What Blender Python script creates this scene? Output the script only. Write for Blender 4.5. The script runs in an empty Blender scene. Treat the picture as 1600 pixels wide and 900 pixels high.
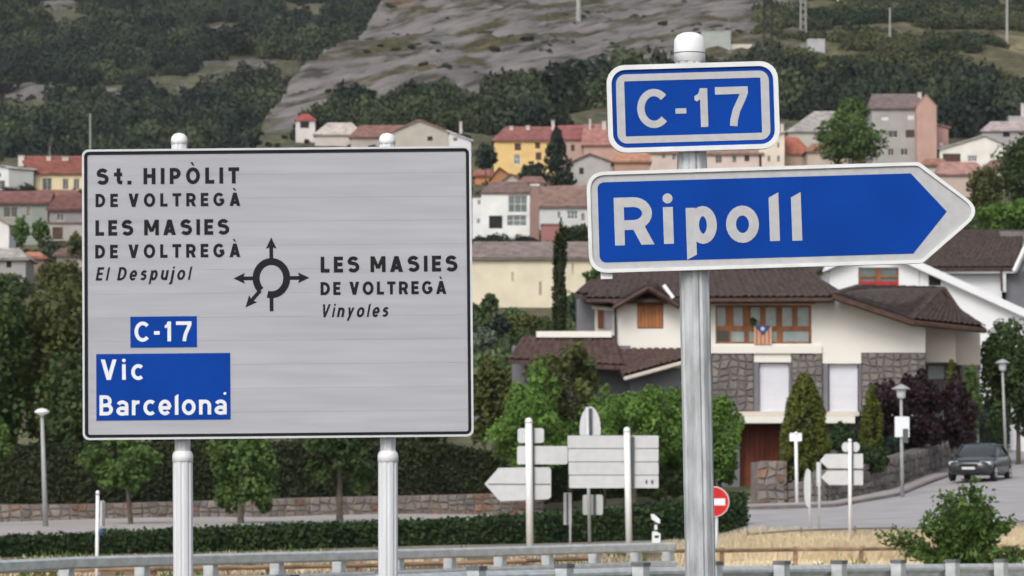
import bpy, math, random
import numpy as np
from mathutils import Vector
random.seed(7)
rng = np.random.default_rng(7)
C = bpy.context.scene.collection
# ------------------------------------------------------------------ camera, world, sun, exposure
F = 5778.0; EYE = 1.75; TH = math.atan(320 / F)
cd = bpy.data.cameras.new('camera'); cam = bpy.data.objects.new('camera', cd); C.objects.link(cam)
cd.sensor_width = 36; cd.lens = 36 * F / 1600; cd.clip_end = 9000; cd.clip_start = .5
cam.location = (0, 0, EYE); cam.rotation_euler = (math.pi / 2 + TH, 0, 0)
cd.dof.use_dof = True; cd.dof.focus_distance = 19.5; cd.dof.aperture_fstop = 9.5
bpy.context.scene.camera = cam
W = bpy.data.worlds.new('World'); bpy.context.scene.world = W; W.use_nodes = True
nt = W.node_tree; bg = nt.nodes['Background']
sky = nt.nodes.new('ShaderNodeTexSky'); sky.sky_type = 'NISHITA'; sky.sun_disc = False
SUN_EL, SUN_AZ = math.radians(43), math.radians(203)      # behind and left of the camera, veiled by cloud
sky.sun_elevation = SUN_EL; sky.sun_rotation = SUN_AZ; sky.dust_density = 3.5; sky.air_density = 1.0; sky.ozone_density = 1.0
hs = nt.nodes.new('ShaderNodeHueSaturation'); hs.inputs['Saturation'].default_value = .42
nt.links.new(sky.outputs[0], hs.inputs['Color']); nt.links.new(hs.outputs[0], bg.inputs[0]); bg.inputs[1].default_value = .12
sl = bpy.data.lights.new('sun', 'SUN'); sun = bpy.data.objects.new('sun', sl); C.objects.link(sun)
sl.energy = 0.9; sl.angle = math.radians(26); sl.color = (1, .965, .92)
sd = Vector((math.sin(SUN_AZ) * math.cos(SUN_EL), math.cos(SUN_AZ) * math.cos(SUN_EL), math.sin(SUN_EL)))
sun.rotation_euler = sd.to_track_quat('Z', 'Y').to_euler()
vs = bpy.context.scene.view_settings
vs.view_transform = 'Standard'; vs.look = 'None'; vs.exposure = 0.5; vs.gamma = 1
# ------------------------------------------------------------------ geometry helpers
def P(px, py, Y):
    x = (px - 800) / F; y = (450 - py) / F
    t = Y / (math.cos(TH) - y * math.sin(TH))
    return Vector((x * t, Y, EYE + t * (math.sin(TH) + y * math.cos(TH))))
def vnoise(x, y, seed=0):
    xi = np.floor(x).astype(np.int64); yi = np.floor(y).astype(np.int64); fx = x - xi; fy = y - yi
    def h(a, b):
        v = np.sin(a * 127.1 + b * 311.7 + seed * 74.7) * 43758.5453
        return v - np.floor(v)
    fx = fx * fx * (3 - 2 * fx); fy = fy * fy * (3 - 2 * fy)
    return (h(xi, yi) * (1 - fx) + h(xi + 1, yi) * fx) * (1 - fy) + (h(xi, yi + 1) * (1 - fx) + h(xi + 1, yi + 1) * fx) * fy
def fbm(x, y, o=4, seed=0):
    s = 0; a = .5
    for i in range(o):
        s = s + a * vnoise(x * 2 ** i, y * 2 ** i, seed + i); a *= .5
    return s
def sstep(a, b, x):
    t = np.clip((x - a) / (b - a), 0, 1); return t * t * (3 - 2 * t)
FAR = [(200, 5), (300, 12), (400, 19), (550, 38), (700, 60), (900, 96), (1200, 150), (1600, 235), (2000, 320), (2600, 430), (3500, 445)]
COLS = [(-400, [(0, 0), (60, -.05), (100, .05), (130, .52), (143, .66), (150, 1.4)]),
        (0, [(0, 0), (60, -.05), (100, .0), (130, .52), (141, .62), (150, 1.5)]),
        (400, [(0, 0), (60, 0), (104, .12), (130, .6), (146, .8), (152, 1.6)]),
        (800, [(0, 0), (60, 0), (110, .25), (135, .68), (150, .84), (156, 1.7)]),
        (1100, [(0, 0), (88, -.05), (112, .35), (135, .9), (150, 1.3), (160, 2.0)]),
        (1170, [(0, 0), (88, -.05), (105, .57), (128, 1.15), (150, 1.6), (160, 2.0)]),
        (1300, [(0, 0), (88, -.05), (105, .58), (130, 1.23), (150, 1.8), (160, 2.3)]),
        (1400, [(0, 0), (88, -.05), (105, .62), (136, 1.61), (150, 2.2), (165, 2.9)]),
        (1480, [(0, 0), (88, -.05), (105, .66), (130, 1.6), (150, 2.4), (185, 3.7)]),
        (1600, [(0, 0), (88, -.05), (105, .72), (130, 1.7), (141, 2.2), (190, 3.95)]),
        (2200, [(0, 0), (88, -.05), (105, .8), (130, 1.8), (141, 2.3), (190, 4.0)])]
CPX = np.array([c[0] for c in COLS], float)
def gz(X, Y, detail=True):
    X = np.asarray(X, float); Y = np.asarray(Y, float)
    Yc = np.maximum(Y, 1.0); px = 800 + F * X / Yc
    Bp = np.interp(Yc, [780, 860, 900, 1000, 1100, 1200, 1350, 1450, 2000, 3500], [384, 396, 416, 474, 518, 546, 578, 600, 740, 1100])
    t = sstep(-14, 16, px - Bp + 16 * (fbm(X * .02, Y * .02, 3, 5) - .5))
    shift = sstep(760, 830, Yc) * (1 - t) * 190
    Ye = Yc - shift
    zs = [np.interp(Ye, [p[0] for p in c[1]] + [f[0] for f in FAR if f[0] > c[1][-1][0] + 8], [p[1] for p in c[1]] + [f[1] for f in FAR if f[0] > c[1][-1][0] + 8]) for c in COLS]
    z = zs[0] * 1.0
    for i in range(len(COLS) - 1):
        k = np.clip((px - CPX[i]) / (CPX[i + 1] - CPX[i]), 0, 1); m = px >= CPX[i]
        z = np.where(m, zs[i] * (1 - k) + zs[i + 1] * k, z)
    far = sstep(750, 950, Yc)
    if detail:
        z = z + far * (22 * (fbm(X * .008, Y * .006, 4, 9) - .5) + 5 * (fbm(X * .05, Y * .03, 3, 2) - .5))
        spur = t * far * sstep(1330, 1180, px)
        q = (z - .48 * X + 7 * fbm(X * .02, Y * .01, 3, 11)) / 8.5
        f1 = q - np.floor(q); q2 = q * 3.3; f2 = q2 - np.floor(q2)
        z = z + spur * (3.4 * np.where(f1 > .75, (1 - f1) * 4, f1 / .75) + 1.1 * np.where(f2 > .7, (1 - f2) / .3, f2 / .7))
        z = z + sstep(210, 260, Yc) * 1.2 * (fbm(X * .04, Y * .04, 3, 21) - .5)
    return z
def g1(X, Y): return float(gz(X, Y))
def GP(px, Y):
    X = (px - 800) / F * Y
    return Vector((X, Y, g1(X, Y)))
def PY(v):   # image row of a world point, for layout checks only
    d = (v.y * math.cos(TH) + (v.z - EYE) * math.sin(TH)); return 450 - F * ((v.z - EYE) * math.cos(TH) - v.y * math.sin(TH)) / d
def woff(o):
    v = Vector((0, 0, 0))
    while o is not None: v = v + o.location; o = o.parent
    return v
class MB:
    def __init__(s): s.v = []; s.f = []
    def add(s, vs_, fs):
        b = len(s.v); s.v += [tuple(v) for v in vs_]; s.f += [tuple(b + i for i in f) for f in fs]; return s
    def hexa(s, p):   # 8 points: bottom 4 ccw, top 4
        return s.add(p, [(3, 2, 1, 0), (4, 5, 6, 7), (0, 1, 5, 4), (1, 2, 6, 5), (2, 3, 7, 6), (3, 0, 4, 7)])
    def box(s, x0, x1, y0, y1, z0, z1):
        return s.hexa([(x0, y0, z0), (x1, y0, z0), (x1, y1, z0), (x0, y1, z0), (x0, y0, z1), (x1, y0, z1), (x1, y1, z1), (x0, y1, z1)])
    def pbox(s, a, b, c, d, Y, dep):   # box from a picture-plane rectangle at depth Y
        p, q = P(a, b, Y), P(c, d, Y); return s.box(p.x, q.x, Y, Y + dep, q.z, p.z)
    def prism(s, pts, y0, y1):         # pts: (x,z) outline
        n = len(pts); ar = sum(pts[i][0] * pts[(i + 1) % n][1] - pts[(i + 1) % n][0] * pts[i][1] for i in range(n))
        if ar < 0: pts = pts[::-1]
        return s.add([(x, y0, z) for x, z in pts] + [(x, y1, z) for x, z in pts],
                     [tuple(range(n)), tuple(range(2 * n - 1, n - 1, -1))] + [(i, i + n, (i + 1) % n + n, (i + 1) % n) for i in range(n)])
    def ring(s, outer, inner, y0, y1):
        n = len(outer)
        v = [(x, y0, z) for x, z in outer] + [(x, y0, z) for x, z in inner] + [(x, y1, z) for x, z in outer] + [(x, y1, z) for x, z in inner]
        f = []
        for i in range(n):
            j = (i + 1) % n
            f += [(i, j, n + j, n + i), (2 * n + j, 2 * n + i, 3 * n + i, 3 * n + j), (j, i, 2 * n + i, 2 * n + j), (n + i, n + j, 3 * n + j, 3 * n + i)]
        return s.add(v, f)
    def tube(s, p0, p1, r0, r1=None, n=10, flute=0):
        r1 = r0 if r1 is None else r1
        p0 = Vector(p0); p1 = Vector(p1); d = (p1 - p0).normalized()
        a = d.cross(Vector((0, 1, 0)) if abs(d.y) < .9 else Vector((1, 0, 0))).normalized(); b = d.cross(a)
        v = []
        for p, r in ((p0, r0), (p1, r1)):
            for i in range(n):
                t = 2 * math.pi * i / n; rr = r * (1 - flute * (i % 4 == 0))
                v.append(p + a * rr * math.cos(t) + b * rr * math.sin(t))
        return s.add(v, [tuple(range(n - 1, -1, -1)), tuple(range(n, 2 * n))] + [(i, (i + 1) % n, (i + 1) % n + n, i + n) for i in range(n)])
    def lathe(s, o, prof, n=16, d=(0, 0, 1)):   # prof: (r, h)
        o = Vector(o); d = Vector(d).normalized(); a = d.cross(Vector((0, 1, 0)) if abs(d.y) < .9 else Vector((1, 0, 0))).normalized(); b = d.cross(a)
        v = []; f = []
        for r, h in prof:
            for i in range(n):
                t = 2 * math.pi * i / n; v.append(o + d * h + a * r * math.cos(t) + b * r * math.sin(t))
        for k in range(len(prof) - 1):
            for i in range(n):
                j = (i + 1) % n; f.append((k * n + i, k * n + j, (k + 1) * n + j, (k + 1) * n + i))
        f.append(tuple(range(n - 1, -1, -1))); f.append(tuple(range((len(prof) - 1) * n, len(prof) * n)))
        return s.add(v, f)
    def sweep(s, path, prof):          # prof: (out, up) with out towards -normal side; path: Vectors
        n = len(prof); v = []; f = []
        for i, p in enumerate(path):
            d = (path[min(i + 1, len(path) - 1)] - path[max(i - 1, 0)]); d.z = 0; d.normalize(); o = Vector((d.y, -d.x, 0))
            for a, u in prof: v.append(p + o * a + Vector((0, 0, u)))
        for i in range(len(path) - 1):
            for k in range(n):
                j = (k + 1) % n; f.append((i * n + k, (i + 1) * n + k, (i + 1) * n + j, i * n + j))
        f += [tuple(range(n)), tuple(range(len(path) * n - 1, len(path) * n - n - 1, -1))]
        return s.add(v, f)
    def build(s, name, m, parent=None, smooth=False, kind=None):
        o = woff(parent)
        me = bpy.data.meshes.new(name); me.from_pydata([(a - o.x, b - o.y, c - o.z) for a, b, c in s.v], [], s.f); me.update()
        me.materials.append(m); ob = bpy.data.objects.new(name, me); C.objects.link(ob)
        if parent is not None: ob.parent = parent
        if smooth: me.polygons.foreach_set('use_smooth', [True] * len(me.polygons))
        if kind: ob['kind'] = kind
        return ob
def thing(name, label, cat, loc=(0, 0, 0), group=None):
    o = bpy.data.objects.new(name, None); C.objects.link(o); o.location = loc; o.empty_display_size = .3
    o['label'] = label; o['category'] = cat
    if group: o['group'] = group
    return o
def tag(o, label, cat, group=None, kind=None):
    o['label'] = label; o['category'] = cat
    if group: o['group'] = group
    if kind: o['kind'] = kind
    return o
def copy_tree(o, parent=None):
    c = o.copy(); C.objects.link(c); c.parent = parent
    for ch in list(o.children): copy_tree(ch, c)
    return c
def npmesh(name, verts, quads, m, parent=None, kind=None):
    o = woff(parent); me = bpy.data.meshes.new(name)
    verts = verts - np.array([o.x, o.y, o.z]); nq = len(quads)
    me.vertices.add(len(verts)); me.vertices.foreach_set('co', verts.astype(np.float32).ravel())
    me.loops.add(nq * 4); me.loops.foreach_set('vertex_index', quads.astype(np.int32).ravel())
    me.polygons.add(nq); me.polygons.foreach_set('loop_start', np.arange(0, nq * 4, 4, dtype=np.int32)); me.polygons.foreach_set('loop_total', np.full(nq, 4, dtype=np.int32))
    me.update(calc_edges=True); me.validate(); me.materials.append(m)
    ob = bpy.data.objects.new(name, me); C.objects.link(ob)
    if parent is not None: ob.parent = parent
    if kind: ob['kind'] = kind
    return ob
# ------------------------------------------------------------------ materials
def mat(name, col, rough=.7, metal=0, var=.15, scale=4, bump=0, rnd=0, spec=.4, stretch=(1, 1, 1), col2=None, det=4):
    m = bpy.data.materials.new(name); m.use_nodes = True; n = m.node_tree.nodes; L = m.node_tree.links
    b = n['Principled BSDF']; b.inputs['Roughness'].default_value = rough; b.inputs['Metallic'].default_value = metal; b.inputs['Specular IOR Level'].default_value = spec
    tc = n.new('ShaderNodeTexCoord'); mp = n.new('ShaderNodeMapping'); mp.inputs['Scale'].default_value = stretch
    no = n.new('ShaderNodeTexNoise'); no.inputs['Scale'].default_value = scale; no.inputs['Detail'].default_value = det
    L.new(tc.outputs['Object'], mp.inputs[0]); L.new(mp.outputs[0], no.inputs[0])
    cr = n.new('ShaderNodeValToRGB'); cr.color_ramp.elements[0].position = .32; cr.color_ramp.elements[1].position = .68
    c2 = col2 or tuple(min(1, c * (1 + var)) for c in col); c1 = tuple(c * (1 - var) for c in col) if not col2 else col
    cr.color_ramp.elements[0].color = (*c1, 1); cr.color_ramp.elements[1].color = (*c2, 1)
    L.new(no.outputs[0], cr.inputs[0]); out = cr.outputs[0]
    if rnd:
        oi = n.new('ShaderNodeObjectInfo'); ma = n.new('ShaderNodeMapRange'); ma.inputs[3].default_value = 1 - rnd; ma.inputs[4].default_value = 1 + rnd
        hv = n.new('ShaderNodeHueSaturation'); L.new(oi.outputs['Random'], ma.inputs[0]); L.new(ma.outputs[0], hv.inputs['Value']); L.new(out, hv.inputs['Color']); out = hv.outputs[0]
    L.new(out, b.inputs['Base Color'])
    if bump:
        bu = n.new('ShaderNodeBump'); bu.inputs['Strength'].default_value = min(1, bump); bu.inputs['Distance'].default_value = .05
        n2 = n.new('ShaderNodeTexNoise'); n2.inputs['Scale'].default_value = scale * 4; n2.inputs['Detail'].default_value = 5
        L.new(mp.outputs[0], n2.inputs[0]); L.new(n2.outputs[0], bu.inputs['Height']); L.new(bu.outputs[0], b.inputs['Normal'])
    return m
M = {}
M['board'] = mat('board_sheet', (.40, .405, .44), .5, 0, .075, 1.6, rnd=.035, stretch=(.7, 1, 9))
M['letterblack'] = mat('black_film', (.008, .009, .012), .5, 0, .2, 6, spec=.2)
M['blue'] = mat('blue_film', (.001, .048, .315), .6, 0, .10, 2.5, spec=.1)
M['reflect'] = mat('white_reflective_film', (.46, .465, .475), .45, 0, .07, 22)
M['rim'] = mat('painted_rim', (.72, .74, .74), .45, 0, .08, 9)
M['alu'] = mat('aluminium_post', (.47, .49, .505), .45, .2, .26, 9, stretch=(2, 2, .5), bump=.05)
M['whitealu'] = mat('white_painted_post', (.69, .705, .73), .45, .05, .07, 5, stretch=(3, 3, .4))
M['cap'] = mat('plastic_cap', (.82, .83, .84), .4, 0, .03, 10)
M['galv'] = mat('galvanised_steel', (.52, .55, .565), .5, .25, .16, 5, stretch=(1, 1, 2))
M['galvdark'] = mat('galvanised_end', (.14, .15, .16), .7, .2, .2, 8)
M['signback'] = mat('sign_back_aluminium', (.58, .595, .615), .5, .1, .05, 5, rnd=.05)
M['signdark'] = mat('sign_back_channel', (.10, .11, .12), .6, .2, .2, 8)
M['fb0'] = mat('dull_blue', (.03, .07, .16), .5, 0, .1, 4)
M['red'] = mat('red_film', (.55, .012, .018), .4, 0, .1, 4)
M['white'] = mat('white_film', (.75, .78, .80), .4, 0, .04, 8)
M['wood'] = mat('weathered_wood', (.30, .20, .13), .85, 0, .35, 2, stretch=(1, 1, 6), rnd=.25)
M['greyrail'] = mat('grey_rail', (.20, .18, .165), .8, 0, .25, 2)
M['asphalt'] = mat('asphalt', (.35, .335, .34), .95, 0, .11, .7, bump=.1)
M['asphaltnear'] = mat('asphalt_near', (.06, .06, .063), .95, 0, .2, .6, bump=.2)
M['pave'] = mat('pavement', (.36, .335, .32), .95, 0, .10, .9)
M['kerb'] = mat('kerbstone', (.20, .175, .17), .95, 0, .2, 2, rnd=.15)
M['wallwhite'] = mat('white_render', (.80, .775, .715), .9, 0, .035, .5)
M['wallcool'] = mat('white_paint', (.79, .80, .82), .9, 0, .03, .6)
M['beige'] = mat('beige_render', (.58, .53, .46), .9, 0, .06, .6)
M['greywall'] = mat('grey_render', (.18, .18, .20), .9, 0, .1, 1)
M['mortar'] = mat('mortar', (.17, .145, .13), .95, 0, .25, 3)
M['stone'] = mat('wall_stone', (.160, .140, .122), .95, 0, .3, 2.2, rnd=.22, bump=.5, col2=(.25, .21, .18))
M['stonewarm'] = mat('wall_stone_rusty', (.20, .115, .08), .95, 0, .3, 2.2, rnd=.35, bump=.5)
M['stonegrey'] = mat('wall_stone_grey', (.155, .14, .135), .95, 0, .3, 2.2, rnd=.25, bump=.5, col2=(.22, .195, .185))
M['mortargrey'] = mat('grey_mortar', (.14, .125, .12), .95, 0, .25, 3)
M['tile'] = mat('brown_roof_tile', (.034, .024, .021), .9, 0, .3, 4.5, col2=(.088, .064, .060), det=8)
M['tilered'] = mat('red_roof_tile', (.046, .028, .024), .9, 0, .3, 4.5, col2=(.110, .070, .060), det=8)
M['woodframe'] = mat('varnished_wood', (.26, .095, .03), .55, 0, .35, 3, stretch=(1, 1, .3))
M['wooddark'] = mat('dark_stained_wood', (.075, .040, .027), .7, 0, .3, 3)
M['shutter'] = mat('orange_wood_shutter', (.42, .165, .055), .55, 0, .25, 4, stretch=(6, 1, .6), rnd=.15)
M['garage'] = mat('red_brown_door', (.20, .045, .018), .6, 0, .2, 1.5, rnd=.12)
M['blind'] = mat('roller_blind', (.66, .665, .72), .6, 0, .03, 2, rnd=.03)
def glassmat(name, col, r=.08):
    m = mat(name, col, r, 0, .3, .8, spec=.8); return m
M['glass'] = glassmat('window_glass', (.10, .135, .135)); M['glassdark'] = glassmat('dark_window', (.022, .024, .027))
M['curtain'] = mat('curtained_pane', (.30, .36, .36), .25, 0, .15, 2, spec=.7)
M['darkopen'] = mat('dark_opening', (.02, .019, .018), .9, 0, .2, 2)
M['redpanel'] = mat('red_panel', (.42, .015, .02), .5, 0, .15, 3)
M['iron'] = mat('dark_iron', (.03, .03, .032), .6, .3, .2, 4)
M['pole'] = mat('concrete_pole', (.34, .34, .33), .8, 0, .1, 1)
M['lamp'] = mat('lamp_grey_paint', (.36, .37, .37), .6, .1, .1, 3)
M['bark'] = mat('bark', (.10, .085, .065), .95, 0, .3, 6, bump=.6)
M['carpaint'] = mat('dark_grey_car_paint', (.065, .072, .078), .2, .5, .06, 2, spec=.6)
M['carglass'] = mat('car_glass', (.035, .045, .05), .06, 0, .1, 2, spec=.8)
M['tyre'] = mat('tyre_rubber', (.015, .015, .016), .85, 0, .2, 9)
M['chrome'] = mat('alloy', (.55, .56, .58), .3, .6, .08, 8)
M['headlamp'] = mat('headlamp_lens', (.58, .62, .64), .12, 0, .08, 9, spec=.9)
M['plate'] = mat('number_plate', (.62, .63, .6), .5, 0, .03, 9)
def leafmat(name, a, b, sc=1.2, rough=.65, world=False):
    m = mat(name, a, rough, 0, .2, sc, col2=b, rnd=.28 if world else .10, spec=.25, det=3)
    if world:   # one colour drift over the whole wood, one shade per crown
        n_ = m.node_tree.nodes; ge = n_.new('ShaderNodeNewGeometry'); mp_ = [k for k in n_ if k.bl_idname == 'ShaderNodeMapping'][0]; m.node_tree.links.new(ge.outputs['Position'], mp_.inputs[0])
        cr_ = [k for k in n_ if k.bl_idname == 'ShaderNodeValToRGB'][0]; cr_.color_ramp.elements[0].position = .42; cr_.color_ramp.elements[1].position = .60
    nd = m.node_tree.nodes; L = m.node_tree.links; pr = nd['Principled BSDF']; out = nd['Material Output']
    tr = nd.new('ShaderNodeBsdfTranslucent'); mx = nd.new('ShaderNodeMixShader'); mx.inputs[0].default_value = .22
    src = pr.inputs['Base Color'].links[0].from_socket
    L.new(src, tr.inputs[0]); L.new(pr.outputs[0], mx.inputs[1]); L.new(tr.outputs[0], mx.inputs[2]); L.new(mx.outputs[0], out.inputs[0])
    return m
M['lf_forest'] = leafmat('forest_leaves', (.017, .029, .021), (.064, .082, .040), .03, world=True)
M['lf_forestlight'] = leafmat('lighter_wood_leaves', (.035, .062, .026), (.10, .145, .055), .05, world=True)
M['lf_scrub'] = leafmat('scrub_leaves', (.030, .050, .024), (.105, .112, .048), .02, world=True)
M['lf_dark'] = leafmat('dark_leaves', (.034, .062, .020), (.080, .118, .038), .5)
M['lf_olive'] = leafmat('olive_leaves', (.055, .066, .022), (.13, .145, .045), .7)
M['lf_mid'] = leafmat('mid_green_leaves', (.048, .094, .025), (.118, .19, .05), .8)
M['lf_bright'] = leafmat('bright_green_leaves', (.066, .135, .025), (.155, .27, .055), .9)
M['lf_topiary'] = leafmat('topiary_leaves', (.075, .095, .016), (.135, .152, .027), 1.0)
M['lf_purple'] = leafmat('purple_leaves', (.020, .011, .015), (.048, .024, .028), .9)
M['lf_hedge'] = leafmat('hedge_leaves', (.020, .046, .018), (.050, .086, .026), 1.1)
M['lf_tallhedge'] = leafmat('tall_hedge_leaves', (.024, .034, .015), (.044, .052, .02), .5)
M['lf_sapling'] = leafmat('sapling_leaves', (.045, .095, .022), (.10, .175, .04), 2.5)
M['lf_silver'] = leafmat('silver_leaves', (.13, .16, .12), (.24, .28, .21), 1.2)
M['lf_cypress'] = leafmat('cypress_leaves', (.028, .044, .018), (.06, .075, .026), 1.0)
M['lf_fir'] = leafmat('fir_leaves', (.018, .032, .025), (.038, .055, .038), .6)
M['straw'] = leafmat('dry_grass_blades', (.56, .46, .30), (.76, .65, .46), .5)
M['core'] = mat('dark_core_fill', (.018, .026, .012), .95, 0, .3, 2)  # dark colour of the solid cores added behind the leaves
M['corebright'] = mat('green_core_fill', (.05, .095, .018), .95, 0, .3, 2)
# terrain material driven by its own ground-cover colour
def terrain_mat():
    m = bpy.data.materials.new('terrain'); m.use_nodes = True; n = m.node_tree.nodes; L = m.node_tree.links; b = n['Principled BSDF']; b.inputs['Roughness'].default_value = .95; b.inputs['Specular IOR Level'].default_value = .15
    a = n.new('ShaderNodeAttribute'); a.attribute_name = 'cover'; r = n.new('ShaderNodeAttribute'); r.attribute_name = 'rock'
    tc = n.new('ShaderNodeTexCoord')
    def noise(sc, st, rot=(0, 0, 0), det=6, src='Object'):
        m0 = n.new('ShaderNodeMapping'); m0.inputs['Rotation'].default_value = rot; mp = n.new('ShaderNodeMapping'); mp.inputs['Scale'].default_value = st; L.new(tc.outputs[src], m0.inputs[0])
        no = n.new('ShaderNodeTexNoise'); no.inputs['Scale'].default_value = sc; no.inputs['Detail'].default_value = det; no.inputs['Roughness'].default_value = .62
        L.new(m0.outputs[0], mp.inputs[0]); L.new(mp.outputs[0], no.inputs[0]); return no.outputs[0]
    n1 = noise(.12, (1, .4, 1)); n0 = noise(.42, (1, .5, 1), det=8)
    mr = n.new('ShaderNodeMapRange'); mr.inputs[1].default_value = .3; mr.inputs[2].default_value = .7; mr.inputs[3].default_value = .6; mr.inputs[4].default_value = 1.45; L.new(n1, mr.inputs[0])
    mr0 = n.new('ShaderNodeMapRange'); mr0.inputs[1].default_value = .3; mr0.inputs[2].default_value = .7; mr0.inputs[3].default_value = .55; mr0.inputs[4].default_value = 1.5; L.new(n0, mr0.inputs[0])
    mm = n.new('ShaderNodeMath'); mm.operation = 'MULTIPLY'; L.new(mr.outputs[0], mm.inputs[0]); L.new(mr0.outputs[0], mm.inputs[1])
    hv = n.new('ShaderNodeHueSaturation'); L.new(a.outputs['Color'], hv.inputs['Color']); L.new(mm.outputs[0], hv.inputs['Value'])
    s1 = noise(.30, (.22, .03, 1.0), (0, math.radians(26), 0), 9)          # strata along the tilt
    cr = n.new('ShaderNodeValToRGB'); e = cr.color_ramp.elements; e[0].position = .40; e[0].color = (.060, .054, .046, 1); e[1].position = .64; e[1].color = (.225, .210, .202, 1)
    k = e.new(.46); k.color = (.15, .138, .131, 1); L.new(s1, cr.inputs[0])
    n3 = noise(.06, (.35, .12, 1.7), (0, math.radians(26), 0), 9)
    ad = n.new('ShaderNodeMath'); ad.operation = 'MULTIPLY_ADD'; L.new(r.outputs['Fac'], ad.inputs[0]); ad.inputs[1].default_value = 1.0; 
    sb = n.new('ShaderNodeMath'); sb.operation = 'MULTIPLY_ADD'; L.new(n3, sb.inputs[0]); sb.inputs[1].default_value = 4.2; sb.inputs[2].default_value = -2.27; L.new(sb.outputs[0], ad.inputs[2])
    cl = n.new('ShaderNodeMapRange'); cl.inputs[1].default_value = .35; cl.inputs[2].default_value = .62; L.new(ad.outputs[0], cl.inputs[0])
    mx = n.new('ShaderNodeMix'); mx.data_type = 'RGBA'; L.new(cl.outputs[0], mx.inputs[0]); L.new(hv.outputs[0], mx.inputs[6]); L.new(cr.outputs[0], mx.inputs[7])
    L.new(mx.outputs[2], b.inputs['Base Color'])
    bu = n.new('ShaderNodeBump'); bu.inputs['Strength'].default_value = .6; bu.inputs['Distance'].default_value = 1.4; ml = n.new('ShaderNodeMath'); ml.operation = 'MULTIPLY'
    L.new(s1, ml.inputs[0]); L.new(cl.outputs[0], ml.inputs[1]); L.new(ml.outputs[0], bu.inputs['Height']); L.new(bu.outputs[0], b.inputs['Normal'])
    return m
M['terrain'] = terrain_mat()
# ------------------------------------------------------------------ the ground, one sheet to the ridge
Ys = np.concatenate([np.linspace(-60, 40, 8), np.linspace(45, 200, 110), np.linspace(203, 740, 120), np.linspace(744, 1750, 330), np.linspace(1765, 3600, 60)])
U = np.concatenate([np.linspace(-2600, -250, 40), np.linspace(-240, 1840, 300), np.linspace(1860, 4300, 40)])
YY, UU = np.meshgrid(Ys, U, indexing='ij')
XX = (UU - 800) / F * np.maximum(YY, 60)
ZZ = gz(XX, YY)
ZZ = np.where(YY < 50, gz(XX, np.full_like(YY, 50.)) * sstep(20, 50, YY), ZZ)
ny, nx = YY.shape
idx = np.arange(ny * nx).reshape(ny, nx)
q = np.stack([idx[:-1, :-1], idx[:-1, 1:], idx[1:, 1:], idx[1:, :-1]], -1).reshape(-1, 4)
ground = npmesh('ground', np.stack([XX, YY, ZZ], -1).reshape(-1, 3), q, M['terrain']); ground['kind'] = 'structure'
ground.data.polygons.foreach_set('use_smooth', [True] * len(ground.data.polygons))
Bp = np.interp(YY, [780, 860, 900, 1000, 1100, 1200, 1350, 1450, 2000, 3500], [384, 396, 416, 474, 518, 546, 578, 600, 740, 1100])
spur = sstep(-12, 14, UU - Bp) * sstep(1330, 1130, UU) * sstep(780, 860, YY)
patch = sstep(.60, .72, fbm(XX * .018 + 3, ZZ * .05, 4, 31)) * sstep(780, 900, YY) * (1 - spur) * .62
def clearing(px, Y):
    m = np.zeros_like(px, float)
    for a, b, ra, rb in ((232, 1570, 66, 48), (268, 1575, 40, 50), (292, 1405, 46, 44), (70, 1390, 105, 30), (30, 1500, 70, 24), (170, 1395, 30, 30), (330, 1690, 50, 34), (120, 1690, 70, 26), (60, 1820, 90, 40)):
        m = np.maximum(m, np.exp(-(((px - a) / ra) ** 2 + ((Y - b) / rb) ** 2) * 1.1 + .8 * (fbm(px * .06, Y * .03, 3, 66) - .5)))
    return m
clr = sstep(.42, .62, clearing(UU, YY))
rock = np.clip(spur * .82 + patch * .5 + clr * .8, 0, 1)
cov = np.zeros((ny, nx, 4)); cov[..., 3] = 1
def setc(mask, c):
    for k in range(3): cov[..., k] = cov[..., k] * (1 - mask) + c[k] * mask
setc(np.ones_like(YY), (.17, .15, .09))
rightm = sstep(1000, 1100, UU)
setc(sstep(50, 62, YY) * rightm * sstep(112, 106, YY), (.62, .53, .38))
setc(sstep(50, 62, YY) * (1 - rightm) * sstep(100, 92, YY), (.21, .155, .10))
setc(sstep(100, 110, YY), (.24, .22, .19))
setc(sstep(146, 156, YY), (.11, .11, .06))
setc(sstep(195, 230, YY), (.095, .088, .052))
setc(sstep(750, 800, YY), (.085, .085, .050))
setc(spur * sstep(800, 900, YY), (.070, .062, .032)); setc(spur * sstep(.56, .68, fbm(XX * .03, ZZ * .08, 3, 77)) * .6, (.14, .085, .045))
setc(sstep(1180, 1300, UU) * sstep(800, 900, YY), (.098, .09, .05))
setc(sstep(.55, .66, fbm(XX * .012, YY * .01, 3, 44)) * sstep(1150, 1280, UU) * sstep(820, 900, YY) * .75, (.22, .19, .10))
for nm, arr, typ in (('cover', cov.reshape(-1, 4), 'FLOAT_COLOR'),):
    at = ground.data.color_attributes.new(nm, typ, 'POINT'); at.data.foreach_set('color', arr.astype(np.float32).ravel())
at = ground.data.attributes.new('rock', 'FLOAT', 'POINT'); at.data.foreach_set('value', rock.astype(np.float32).ravel())
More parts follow.
